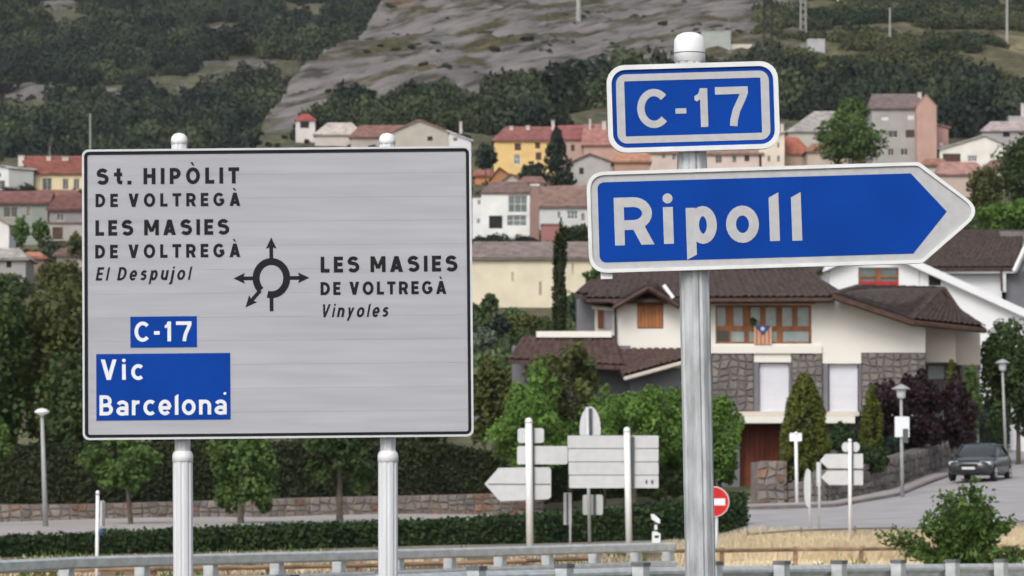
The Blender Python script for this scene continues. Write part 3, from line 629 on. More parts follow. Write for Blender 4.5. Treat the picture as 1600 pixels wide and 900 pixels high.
fence_line('wooden_fence', 'low brown wooden rail fence seen through the gap of the double rail barrier', [(-120, 893, 70), (60, 886, 71), (240, 884, 72), (420, 882, 73.5), (560, 879, 75), (690, 876, 76.5), (820, 872, 78), (930, 868, 80)], (.05, .22), M['wood'], .045, .06)
fence_line('low_railing', 'thin grey low railing between the side road and the dry grass', [(1168, 832, 101), (1252, 826, 101.5), (1336, 823.5, 102), (1400, 822.5, 102.5)], (.03,), M['greyrail'], .028, .035)
# ------------------------------------------------------------------ small signs
def cyl_post(px, pyt, Y, wpx, m, parent, lean=0, dy=.0, cap=True):
    t = P(px, pyt, Y + dy); b = GP(px + lean, Y); b = Vector((P(px + lean, 800, Y + dy).x, Y + dy, b.z - .1)); r = wpx / 2 * Y / F
    o = MB().tube(b, t, r, r, 12).build('post', m, parent, True)
    if cap: MB().lathe(t, [(r * 1.08, -.05), (r * 1.08, .0), (r * .8, r * .7), (r * .1, r * 1.05)], 12).build('cap', M['cap'], o, True)
    return o
def sgn(name, label, px, Y, cat='road sign', grp=None):
    return thing(name, label, cat, GP(px, Y), grp)
def pxplate(a, b, c, d, Y, r, th=.02, off=0): 
    k = Y / F; p, q_ = P(a, b, Y), P(c, d, Y); pts = rrect(p.x, q_.z, q_.x, p.z, r * k, 4); return MB().prism(pts, Y + off, Y + off + th)
# A: left cluster sign seen from behind
YA = 97
t = sgn('road_sign', 'back of a grey pointed sign with two smaller plates on one white post', 828, YA)
cyl_post(826, 658, YA, 11, M['cap'], t, 2, -.12)
for x in (841, 901): pass
pl = MB().prism([(P(x, y, YA).x, P(x, y, YA).z) for x, y in ((757, 756), (779, 731), (858, 730), (861, 734), (861, 776), (857, 780), (783, 783), (779, 781))], YA, YA + .03).build('arrow_plate', M['signback'], t)
p = P(757, 756.5, YA); q_ = P(860, 756.5, YA); MB().box(p.x + .1, q_.x, YA - .012, YA - .002, p.z - .012, p.z + .012).build('seam', M['signdark'], pl)
pxplate(808, 697, 887, 725.5, YA, 3).build('plate', M['signback'], t); pxplate(809, 669, 850, 692, YA, 4).build('plate', M['signback'], t)
for y0, y1 in ((668, 692), (697, 726), (731, 782)): pxplate(829.5, y0, 835, y1, YA, .5, .05, -.055).build('clamp', M['signdark'], t)
# C: big back board with planks
YC = 96
t = sgn('road_sign', 'wide grey sign seen from behind, four long planks on a white post', 982, YC)
for i in range(4):
    y0 = 680 + i * 20.8; pxplate(887 + i * .8, y0 + .6, 1029, y0 + 20.2, YC, 1.5, .04).build('plank', M['signback'], t)
pxplate(888, 680, 1028, 762, YC, 2, .02, .045).build('face_sheet', M['signdark'], t)
cyl_post(979.5, 672, YC, 10, M['cap'], t, 3.5, -.16)
pxplate(985.5, 682, 991, 762, YC, .5, .06, -.065).build('clamp', M['signdark'], t)
for x in (1010, 1019): pxplate(x - 1.5, 750, x + 1.8, 756, YC, .4, .01, -.012).build('sticker', M['signdark'], t)
# B: pointed oval sign behind
YB = 99
t = sgn('road_sign', 'grey oval sign turned almost edge on, rising behind the wide planked sign', 922, YB)
k = YB / F; c = P(922, 671, YB)
pts = [(c.x + 16.5 * k * math.cos(a) * (1 - .0), c.z + 36 * k * math.sin(a)) for a in np.linspace(0, 2 * math.pi, 28)[:-1]]
MB().prism(pts, YB, YB + .03).build('disc', M['signback'], t)
pxplate(920, 638, 925.5, 700, YB, .5, .04, -.045).build('clamp', M['signdark'], t)
cyl_post(917.5, 636, YB, 5, M['signback'], t, 4, -.10, False)
pl = pxplate(910.5, 773, 942, 804.5, YB, 3).build('small_plate', M['signback'], t)
pxplate(926.5, 773, 931, 805, YB, .5, .04, -.045).build('clamp', M['signdark'], pl)
# D: narrow edge-on plate
YD = 98
t = sgn('road_sign', 'narrow grey plate seen nearly edge on, on a thin post before the hedge', 889, YD)
pxplate(880.5, 770, 893, 820, YD, 1).build('plate', M['signback'], t); pxplate(885, 771, 888, 819, YD, .3, .03, -.035).build('clamp', M['signdark'], t); cyl_post(891, 772, YD, 3.5, M['signback'], t, 0, .05, False)
# E: no entry
YE = 92
t = sgn('no_entry_sign', 'round red no entry sign with white bar, half hidden by the big grey post', 1116, YE)
k = YE / F; c = P(1115.5, 784, YE); disc = lambda r, y0, y1, cx=0: MB().prism([(c.x + cx * k + r * k * math.cos(a), c.z + r * k * math.sin(a)) for a in np.linspace(0, 2 * math.pi, 41)[:-1]], y0, y1)
disc(24, YE, YE + .03).build('rim', M['rim'], t); disc(22.6, YE - .008, YE - .001).build('disc', M['red'], t)
p, q_ = P(1099, 779, YE), P(1133, 789.5, YE); MB().box(p.x, q_.x, YE - .014, YE - .009, q_.z, p.z).build('bar', M['white'], t)
cyl_post(1119.5, 806, YE, 5, M['signback'], t, 0, .06, False)
# hectometre marker
t = sgn('roadside_marker', 'small white marker post with black patches in front of the low hedge', 1024, 88, 'marker post')
Yh = 88
for nm, pts, mm in (('head', [(1017, 803), (1022, 803.5), (1031, 811), (1031.5, 818), (1027, 817), (1018, 811)], 'white'), ('neck', [(1022, 818), (1028, 818), (1027.5, 830), (1021, 830)], 'signdark'), ('mark', [(1022.5, 821), (1026.5, 820), (1027, 827), (1023, 828)], 'white'), ('foot', [(1019, 830.5), (1026, 830.5), (1032, 834), (1032, 846), (1019, 862)], 'white'), ('mark', [(1022.5, 837), (1029.5, 836.5), (1029, 840), (1023, 840.5)], 'letterblack')):
    MB().prism([(P(x, y, Yh).x, P(x, y, Yh).z) for x, y in pts], Yh - (.012 if nm == 'mark' else 0), Yh + (.0 if nm == 'mark' else .05)).build(nm, M[mm], t)
# left slim post with blue plate edge on
t = sgn('road_sign', 'slim white post with a blue sign turned edge on, left of the board posts', 152, 60)
cyl_post(152.5, 769, 60, 5.6, M['cap'], t, -1, 0)
a = P(158, 782, 60.05); b = P(158, 822, 60.05); MB().prism([(a.x - .012, a.z), (a.x + .02, a.z - .03), (a.x + .02, b.z), (a.x - .012, b.z)], 60.0, 60.5).build('plate', M['signback'], t)
a = P(158, 831, 60.0); MB().lathe(a, [(.045, -.06), (.05, 0), (.03, .05)], 12).build('blue_disc', M['fb0'], t)
# right side signs
t = sgn('road_sign', 'thin pale post with a small white square plate before the cone shaped tree', 1244, 131)
cyl_post(1243.5, 677, 131, 5.2, M['cap'], t, 2, .02); pxplate(1233.5, 676.5, 1253, 689.5, 131, 1.5).build('plate', M['cap'], t)
YI = 101
t = sgn('road_sign', 'pair of grey left pointing arrow plates under two small round plates on a post', 1328, YI)
cyl_post(1328, 688, YI, 5.6, M['cap'], t, 0, -.07)
for yy, xl in ((709.5, 1281), (735.5, 1283)):
    MB().prism([(P(x, y, YI).x, P(x, y, YI).z) for x, y in ((xl, yy + 10.5), (xl + 9, yy), (1348.5, yy - .5), (1348.5, yy + 22.5), (xl + 12, yy + 22))], YI, YI + .025).build('arrow_plate', M['signback'], t)
for x in (1321.5, 1337):
    c = P(x, 698.5, YI); MB().prism([(c.x + 6.3 * YI / F * math.cos(a), c.z + 7.8 * YI / F * math.sin(a)) for a in np.linspace(0, 6.2832, 21)[:-1]], YI, YI + .02).build('round_plate', M['signback'], t)
pxplate(1330.5, 693, 1333.5, 757, YI, .3, .03, -.035).build('clamp', M['signdark'], t)
t = sgn('road_sign', 'narrow grey leaf shaped sign seen edge on, left of the arrow plates', 1262, 103)
c = P(1262, 762, 103); MB().prism([(c.x + 6 * 103 / F * math.cos(a), c.z + 30 * 103 / F * math.sin(a)) for a in np.linspace(0, 6.2832, 25)[:-1]], 103, 103.02).build('disc', M['signback'], t)
cyl_post(1265, 735, 103, 3.6, M['signback'], t, 0, -.05, False)
t = sgn('road_sign', 'tall narrow grey plate edge on right beside the arrow plates', 1280, 103.5)
pxplate(1275.5, 722, 1283.5, 760, 103.5, 1).build('plate', M['signback'], t); cyl_post(1280, 722, 103.5, 3.8, M['signback'], t, 0, -.05, False)
def lamp_post(px, pt_, Y, label, notice=False, lean=0):
    t = sgn('street_lamp', label, px + lean, Y, 'street lamp', 'street lamps'); k = Y / F
    b = GP(px + lean, Y); top = P(px, pt_ + 18, Y); MB().tube(b - Vector((0, 0, .1)), top, .075, .05, 10).build('pole', M['lamp'], t, True)
    MB().lathe(top, [(.05, 0), (.15, .04), (.17, .30), (.15, .34)], 12).build('lantern', M['blind'], t, True)
    MB().lathe(top + Vector((0, 0, .33)), [(.33, 0), (.35, .03), (.2, .12), (.03, .2)], 14).build('hood', M['lamp'], t, True)
    if notice:
        o = pxplate(px - 10.5, 651, px + 12.5, 683, Y, 1, .03, -.12).build('notice_board', M['white'], t); pxplate(px + 2, 670, px + 10.5, 692, Y, 1, .02, -.15).build('small_notice', M['signdark'], t)
    return t
lamp_post(1408, 605, 134, 'street lamp with a white notice fixed to its pole beside the purple shrubs', True, 1)
lamp_post(1566.5, 562, 160, 'street lamp with grey hood behind the dark parked car', False, 5)
t = sgn('street_lamp', 'tall slim street lamp with flat mushroom head at far left', 73, 131, 'street lamp', 'street lamps')
top = P(65.5, 648, 131); b = GP(73, 131); MB().tube(b - Vector((0, 0, .1)), top, .10, .06, 10).build('pole', M['lamp'], t, True)
MB().lathe(top, [(.06, -.05), (.1, 0), (.26, .07), (.27, .12), (.15, .2), (.02, .23)], 16).build('lamp_head', M['cap'], t, True)
# ------------------------------------------------------------------ foliage
LQ = np.array([[-.5, 0], [0, -.34], [.5, 0], [0, .34]])
def leaf_quads(cen, size, up=.25, out=None, aspect=1.0):
    n = len(cen); nr = rng.normal(size=(n, 3))
    if out is not None: nr = nr * .75 + out * 1.0
    nr[:, 2] += up; nr /= np.linalg.norm(nr, axis=1)[:, None]
    a = rng.normal(size=(n, 3)); a = a - (a * nr).sum(1)[:, None] * nr; a /= np.linalg.norm(a, axis=1)[:, None]; b = np.cross(nr, a)
    s = size * rng.uniform(.6, 1.35, (n, 1)); v = np.stack([cen + a * s * q_[0] * aspect + b * s * q_[1] for q_ in LQ * 1.25], 1)
    return v.reshape(-1, 3), np.arange(n * 4).reshape(-1, 4)
def crown_points(c, R, n, rc=.24, nc=40, shape='round', low=-.9):
    """points on clumps spread through an uneven crown; c centre, R (rx,ry,rz)"""
    d = rng.normal(size=(nc, 3)); d /= np.linalg.norm(d, axis=1)[:, None]; rad = rng.uniform(.35, 1.0, nc) ** .6 * (1 - rc * .8)
    lump = rng.uniform(.82, 1.12, nc); cc = d * (rad * lump)[:, None]
    if shape == 'cone': h = rng.uniform(0, 1, nc) ** .8; cc = d * 0; a = rng.uniform(0, 6.28, nc); w = (1 - h) ** .75 * .86 * rng.uniform(.55, 1, nc); cc[:, 0] = np.cos(a) * w; cc[:, 1] = np.sin(a) * w; cc[:, 2] = h * 1.86 - .93
    if shape == 'dome': h = rng.uniform(0, 1, nc) ** 1.05; cc = d * 0; a = rng.uniform(0, 6.28, nc); w = (1 - h ** 2.3) ** .58 * rng.uniform(.72, 1, nc) ** .6 * .90; cc[:, 0] = np.cos(a) * w; cc[:, 1] = np.sin(a) * w; cc[:, 2] = h * 1.82 - .95
    if shape == 'column': h = rng.uniform(-.95, .95, nc); a = rng.uniform(0, 6.28, nc); w = .75 * np.sqrt(np.clip(1 - np.abs(h) ** 5, 0, 1)) * rng.uniform(.5, 1, nc); cc[:, 0] = np.cos(a) * w; cc[:, 1] = np.sin(a) * w; cc[:, 2] = h
    cc = cc[cc[:, 2] > low]; nc = len(cc); k = rng.integers(0, nc, n); dd = rng.normal(size=(n, 3)); dd /= np.linalg.norm(dd, axis=1)[:, None]
    rr = rc * rng.uniform(.65, 1.1, nc)
    if shape == 'cone': rr = rr * (1.15 - .35 * (cc[:, 2] + 1))
    pp = cc[k] + dd * (rr[k] * rng.uniform(.35, 1, n) ** .5)[:, None]
    return c + pp * np.array(R), dd, c + cc * np.array(R)
def tree(name, label, cat, box, Y, m, leaf=.2, dens=1.0, depth=None, shape='round', rc=.25, nc=None, grp=None, trunk=None, low=-.95, trunk_m=None, lean=0, core=False):
    x0, y0, x1, y1 = box; a, b = P(x0, y0, Y), P(x1, y1, Y); rx = (b.x - a.x) / 2; rz = (a.z - b.z) / 2; cx = (a.x + b.x) / 2; cz = (a.z + b.z) / 2
    g = g1(cx + lean, Y); t = thing(name, label, cat, (cx + lean, Y, g), grp); ry = depth or min(rx, rz * 1.2)
    area = math.pi * rx * rz; n = int(min(26000, max(120, area / (leaf * leaf * .5) * 6.0 * dens))); nc = nc or int(max(26, min(150, 26 + area * 2.2)))
    pts, dd, cc = crown_points(np.array([cx, Y, cz]), (rx, ry, rz), n, rc, nc, shape, low)
    pts[:, 2] = np.maximum(pts[:, 2], gz(pts[:, 0], pts[:, 1]) + .05)
    v, q_ = leaf_quads(pts, leaf, .3, dd); npmesh('crown' if cat == 'tree' else 'foliage', v, q_, m, t, 'stuff')
    tw = trunk or max(.06, min(rx, rz) * .055); mb = MB(); base = Vector((cx + lean, Y, g - .2)); mid = Vector((cx + lean * .3, Y, cz - rz * .25)); mb.tube(base, mid, tw, tw * .6, 8)
    for k in range(min(6, len(cc))): e = Vector(cc[rng.integers(0, len(cc))]); mb.tube(mid - Vector((0, 0, .2 * rz * rng.random())), mid.lerp(e, .85), tw * .5, tw * .15, 5)
    if shape in ('cone', 'column'): mb.tube(mid, Vector((cx, Y, cz + rz * .8)), tw * .6, tw * .2, 6)
    if cat != 'plant': mb.build('trunk' if cat == 'tree' else 'stem', trunk_m or M['bark'], t)
    if core:
        prof = [(.05, -1), (.50, -.9), (.58, -.4), (.50, 0), (.36, .4), (.18, .68), (.03, .8)] if shape != 'round' else [(.05, -.85), (.55, -.6), (.72, 0), (.55, .55), (.05, .8)]
        mc = MB(); n_ = 12; vv = []; ff = []
        for r_, h_ in prof:
            for i in range(n_): an = 6.2832 * i / n_; vv.append((cx + rx * r_ * math.cos(an), Y + ry * r_ * math.sin(an), max(cz + rz * h_, g)))
        for k_ in range(len(prof) - 1):
            for i in range(n_): j = (i + 1) % n_; ff.append((k_ * n_ + i, k_ * n_ + j, (k_ + 1) * n_ + j, (k_ + 1) * n_ + i))
        mc.add(vv, ff).build('filler_core', M['core'] if core is True else core, t)  # added solid core, dark so gaps in the crown do not show through
    return t
def hedge(name, label, top, bot_extra, thick, m, leaf, dens=1.0, grp=None, corem=None):
    """top: (px, py_top, Y) points; leafy box down to the ground"""
    path = [P(*p) for p in top]; t = thing(name, label, 'hedge', (path[0].x, path[0].y, g1(path[0].x, path[0].y)), grp)
    vs_, dirs = [], []; mb = MB()
    for a, b in zip(path[:-1], path[1:]):
        L_ = (b - a).length; ga, gb = g1(a.x, a.y), g1(b.x, b.y); H = max(.3, (a.z - ga + b.z - gb) / 2)
        nf = int(L_ * H / (leaf * leaf * .5) * 1.7 * dens); nt_ = int(L_ * thick / (leaf * leaf * .5) * 1.3 * dens); u = rng.random(nf); w = rng.random(nf)
        dx, dy = (b.x - a.x), (b.y - a.y); nn = np.array([dy, -dx]) / math.hypot(dx, dy)
        jit = .06 * rng.normal(size=nf) + .10 * (fbm(u * L_ * 1.3 + a.x, w * H * 1.5, 3, 8) - .5)
        X = a.x + dx * u + nn[0] * jit; Y = a.y + dy * u + nn[1] * jit; zg = ga + (gb - ga) * u; zt = a.z + (b.z - a.z) * u + .10 * (fbm((a.x + dx * u) * 1.5, u * 0, 3, 4) - .5)
        vs_.append(np.stack([X, Y, zg + (zt - zg) * w], 1)); dirs.append(np.tile([nn[0], nn[1], .1], (nf, 1)))
        u = rng.random(nt_); w = rng.random(nt_); zt = a.z + (b.z - a.z) * u + .10 * (fbm((a.x + dx * u) * 1.5, u * 0, 3, 4) - .5)
        vs_.append(np.stack([a.x + dx * u - nn[0] * w * thick, a.y + dy * u - nn[1] * w * thick, zt + .05 * rng.normal(size=nt_)], 1)); dirs.append(np.tile([0, 0, 1.], (nt_, 1)))
        i_ = .10; q0 = [Vector((a.x - nn[0] * i_, a.y - nn[1] * i_, 0)), Vector((b.x - nn[0] * i_, b.y - nn[1] * i_, 0)), Vector((b.x - nn[0] * thick, b.y - nn[1] * thick, 0)), Vector((a.x - nn[0] * thick, a.y - nn[1] * thick, 0))]
        zz = (ga, gb, gb, ga); zt_ = (a.z, b.z, b.z, a.z)
        mb.hexa([Vector((p.x, p.y, z - .1)) for p, z in zip(q0, zz)] + [Vector((p.x, p.y, z - .07)) for p, z in zip(q0, zt_)])
    e_ = path[-1]; ge = g1(e_.x, e_.y); ne = int(thick * (e_.z - ge) / (leaf * leaf * .5) * 2); w = rng.random(ne); vs_.append(np.stack([e_.x - nn[0] * w * thick + .05 * rng.normal(size=ne), e_.y - nn[1] * w * thick, ge + (e_.z - ge) * rng.random(ne)], 1)); dirs.append(np.tile([1., 0, 0], (ne, 1)))
    v, q_ = leaf_quads(np.concatenate(vs_), leaf, .15, np.concatenate(dirs)); npmesh('foliage', v, q_, m, t, 'stuff'); mb.build('filler_core', corem or M['core'], t)  # solid dark box added inside the leaves to block light
    return t
hedge('low_hedge', 'long low clipped hedge running below the stone wall behind the barrier', [(-140, 846, 99), (0, 842, 100), (150, 836, 101.5), (300, 829.5, 103), (450, 823, 104.5), (600, 818.5, 106.5), (760, 813, 108.5), (850, 806, 109.5), (960, 798, 111), (1062, 789, 112), (1120, 778, 112.6), (1168, 771, 113)], 0, 1.3, M['lf_hedge'], .11, 1.0)
hedge('tall_hedge', 'very tall dark clipped hedge standing above the rubble stone wall', [(-160, 696, 143.5), (20, 697, 144.5), (300, 694, 147), (560, 692, 150), (700, 694, 151.5), (810, 716, 152.5)], 0, 2.0, M['lf_tallhedge'], .14, 1.0)
hedge('tall_hedge', 'dark hedge wall rising behind the planked sign and bright bushes', [(812, 700, 152.5), (900, 690, 153.5), (1000, 690, 154.5), (1110, 700, 155.5)], 0, 2.0, M['lf_hedge'], .20, .8)
# ------------------------------------------------------------------ stone walls
def stone_wall(name, label, line, ms, mm, thick=.45, hs=.27, ws=.42, parent=None, cat='wall'):
    """line: (px, Y, py_top, py_base or None)"""
    pts = []
    for px, Y, pt_, pb_ in line:
        X = P(px, pt_, Y).x; pts.append((X, Y, P(px, pt_, Y).z, (P(px, pb_, Y).z if pb_ else g1(X, Y) - .05)))
    t = parent or thing(name, label, cat, (pts[0][0], pts[0][1], pts[0][3]))
    mb = MB(); count = 0; extra = MB()
    for a, b in zip(pts[:-1], pts[1:]):
        dx, dy = b[0] - a[0], b[1] - a[1]; L_ = math.hypot(dx, dy); n = (dy / L_, -dx / L_)
        f = lambda s, w, o: (a[0] + dx * s + n[0] * o, a[1] + dy * s + n[1] * o, (a[3] + (b[3] - a[3]) * s) * (1 - w) + (a[2] + (b[2] - a[2]) * s) * w)
        mb.hexa([f(0, -.05, 0), f(1, -.05, 0), f(1, -.05, -thick), f(0, -.05, -thick), f(0, 1, 0), f(1, 1, 0), f(1, 1, -thick), f(0, 1, -thick)])
        H = ((a[2] - a[3]) + (b[2] - b[3])) / 2; nr = max(1, round(H / hs)); ncol = max(1, round(L_ / ws))
        gx = np.zeros((nr + 1, ncol + 1)); gy = np.zeros((nr + 1, ncol + 1))
        for r in range(nr + 1):
            for c_ in range(ncol + 1):
                gx[r, c_] = (c_ + (random.uniform(-.33, .33) if 0 < c_ < ncol else 0)) / ncol; gy[r, c_] = (r + (random.uniform(-.33, .33) if 0 < r < nr else 0)) / nr
        for r in range(nr):
            for c_ in range(ncol):
                q_ = [(gx[r, c_], gy[r, c_]), (gx[r, c_ + 1], gy[r, c_ + 1]), (gx[r + 1, c_ + 1], gy[r + 1, c_ + 1]), (gx[r + 1, c_], gy[r + 1, c_])]
                mx_ = sum(p[0] for p in q_) / 4; my_ = sum(p[1] for p in q_) / 4; sh = random.uniform(.84, .93); pr = random.uniform(.03, .08)
                o_ = [f(mx_ + (x - mx_) * sh, my_ + (y - my_) * sh, -.02) for x, y in q_]; i_ = [f(mx_ + (x - mx_) * sh * .78, my_ + (y - my_) * sh * .78, pr) for x, y in q_]
                s = MB(); s.add(o_ + i_, [(0, 1, 5, 4), (1, 2, 6, 5), (2, 3, 7, 6), (3, 0, 4, 7), (4, 5, 6, 7)])
                if count < 295: s.build('stone', random.choice(ms), t)
                else: extra.add(s.v, s.f)
                count += 1
    mb.build('mortar', mm, t)
    if extra.v: extra.build('stones', ms[0], t, kind='stuff')
    return t
ST = [M['stone']] * 6 + [M['stonewarm']] + [M['stonegrey']] * 2; SG = [M['stonegrey']] * 4 + [M['stone']]
stone_wall('stone_wall', 'long low rubble stone wall along the pavement under the tall dark hedge', [(-60, 140.5, 788, None), (110, 141.2, 788, None), (300, 143.5, 783, None), (500, 146, 777, None), (700, 148, 773, None), (850, 149.5, 769, None)], ST, M['mortar'], .5, .24, .36)
stone_wall('stone_wall', 'stone retaining wall climbing the side road beside the car', [(1288, 134, 738, None), (1400, 142, 714, None), (1480, 158, 690, None), (1540, 180, 680, None), (1620, 200, 668, None)], SG, M['mortargrey'], .5, .33, .42)
stone_wall('stone_pillar', 'rough stone pillar at the garage entrance beside the cone shaped tree', [(1183, 133.2, 722, None), (1226, 133.4, 720, None), (1227, 134.4, 720, None)], ST, M['mortar'], .9, .3, .34, cat='pillar')
stone_wall('stone_wall', 'short low stone wall between the entrance pillar and the arrow plates', [(1229, 133.6, 756, None), (1286, 134, 748, None)], SG, M['mortargrey'], .4, .3, .38)
# ------------------------------------------------------------------ houses
def wall_holes(mb, x0, x1, z0, z1, holes, Y, rev=.18):
    xs = sorted({x0, x1, *[h[0] for h in holes], *[h[2] for h in holes]}); zs = sorted({z0, z1, *[h[1] for h in holes], *[h[3] for h in holes]})
    for a, b in zip(xs[:-1], xs[1:]):
        for c_, d in zip(zs[:-1], zs[1:]):
            mx_, mz = (a + b) / 2, (c_ + d) / 2
            if any(h[0] < mx_ < h[2] and h[1] < mz < h[3] for h in holes): continue
            mb.add([(a, Y, c_), (b, Y, c_), (b, Y, d), (a, Y, d)], [(0, 1, 2, 3)])
    for h in holes:
        a, c_, b, d = h; mb.add([(a, Y, c_), (b, Y, c_), (b, Y, d), (a, Y, d), (a, Y + rev, c_), (b, Y + rev, c_), (b, Y + rev, d), (a, Y + rev, d)], [(0, 4, 5, 1), (1, 5, 6, 2), (2, 6, 7, 3), (3, 7, 4, 0)])
def window(par, a, c_, b, d, Y, fm, pm, nx=2, nz=1, fw=.07, rev=.18, name='window', bars=True):
    mb = MB(); y0, y1 = Y + rev - .07, Y + rev - .01
    if bars:
        mb.box(a, a + fw, y0, y1, c_, d).box(b - fw, b, y0, y1, c_, d).box(a + fw, b - fw, y0, y1, c_, c_ + fw).box(a + fw, b - fw, y0, y1, d - fw, d)
        for i in range(1, nx): x = a + (b - a) * i / nx; mb.box(x - fw * .4, x + fw * .4, y0 + .005, y1 - .005, c_ + fw, d - fw)
        for i in range(1, nz): z = c_ + (d - c_) * i / nz; mb.box(a + fw, b - fw, y0 + .01, y1 - .01, z - fw * .4, z + fw * .4)
    o = mb.build(name, fm, par) if bars else None
    if bars:
        MB().box(a + .01, b - .01, y1 - .03, y1 + .01, c_ + .01, d - .01).build('pane', pm, o)
    else: MB().box(a, b, y1 - .03, y1 + .01, c_, d).build(name, pm, par)
    return o
def tile_slope(A, B, Cc_, D, m, par, pitch=.30, course=.42, amp=.075, name='roof_tiles'):
    """A,B eave (left,right), Cc_,D ridge (right,left). Rounded rows of tiles with stepped courses."""
    A, B, Cc_, D = map(Vector, (A, B, Cc_, D)); wd = max((B - A).length, (Cc_ - D).length); ln = ((D - A).length + (Cc_ - B).length) / 2
    nw = max(2, int(wd / pitch)) * 4; nl = max(2, int(ln / course)); nrm = (B - A).cross(D - A).normalized()
    if nrm.z < 0: nrm = -nrm
    v = []; rows = []
    for j in range(nl):
        for t, lift in ((j / nl, .05), ((j + 1) / nl, .01)): rows.append((t, lift))
    off = rng.normal(0, .008, nw // 4 + 1)
    L0 = np.array([A.lerp(B, i / nw) for i in range(nw + 1)]); L1 = np.array([D.lerp(Cc_, i / nw) for i in range(nw + 1)]); N = np.array(nrm)
    wv = np.array([amp * (0, .75, 1, .75)[i % 4] for i in range(nw + 1)])
    V_ = np.concatenate([(L0 * (1 - t) + L1 * t) + N * (wv + lf + np.repeat(off, 4)[:nw + 1] + rng.normal(0, .006))[:, None] for t, lf in rows])
    ii = np.arange(len(V_)).reshape(len(rows), nw + 1); q_ = np.stack([ii[:-1, :-1], ii[:-1, 1:], ii[1:, 1:], ii[1:, :-1]], -1).reshape(-1, 4)
    return npmesh(name, V_, q_, m, par, 'stuff')
def slab(mb, pts, th=.2):
    n = len(pts); mb.add([tuple(p) for p in pts] + [(p[0], p[1], p[2] - th) for p in pts], [tuple(range(n)), tuple(range(2 * n - 1, n - 1, -1))] + [(i, i + n, (i + 1) % n + n, (i + 1) % n) for i in range(n)]); return mb
VW = {}
def vmat(c, kind='w'):
    key = (c, kind); g_ = sum(c) / 3; c = tuple(x * .84 + g_ * .16 for x in c)
    if key not in VW: VW[key] = mat('render_' + str(len(VW)) if kind == 'w' else 'roofing_' + str(len(VW)), c, .9, 0, .10 if kind == 'w' else .3, .35 if kind == 'w' else .9, stretch=(1, 1, 1) if kind == 'w' else (1, 1, .3), det=6)
    return VW[key]
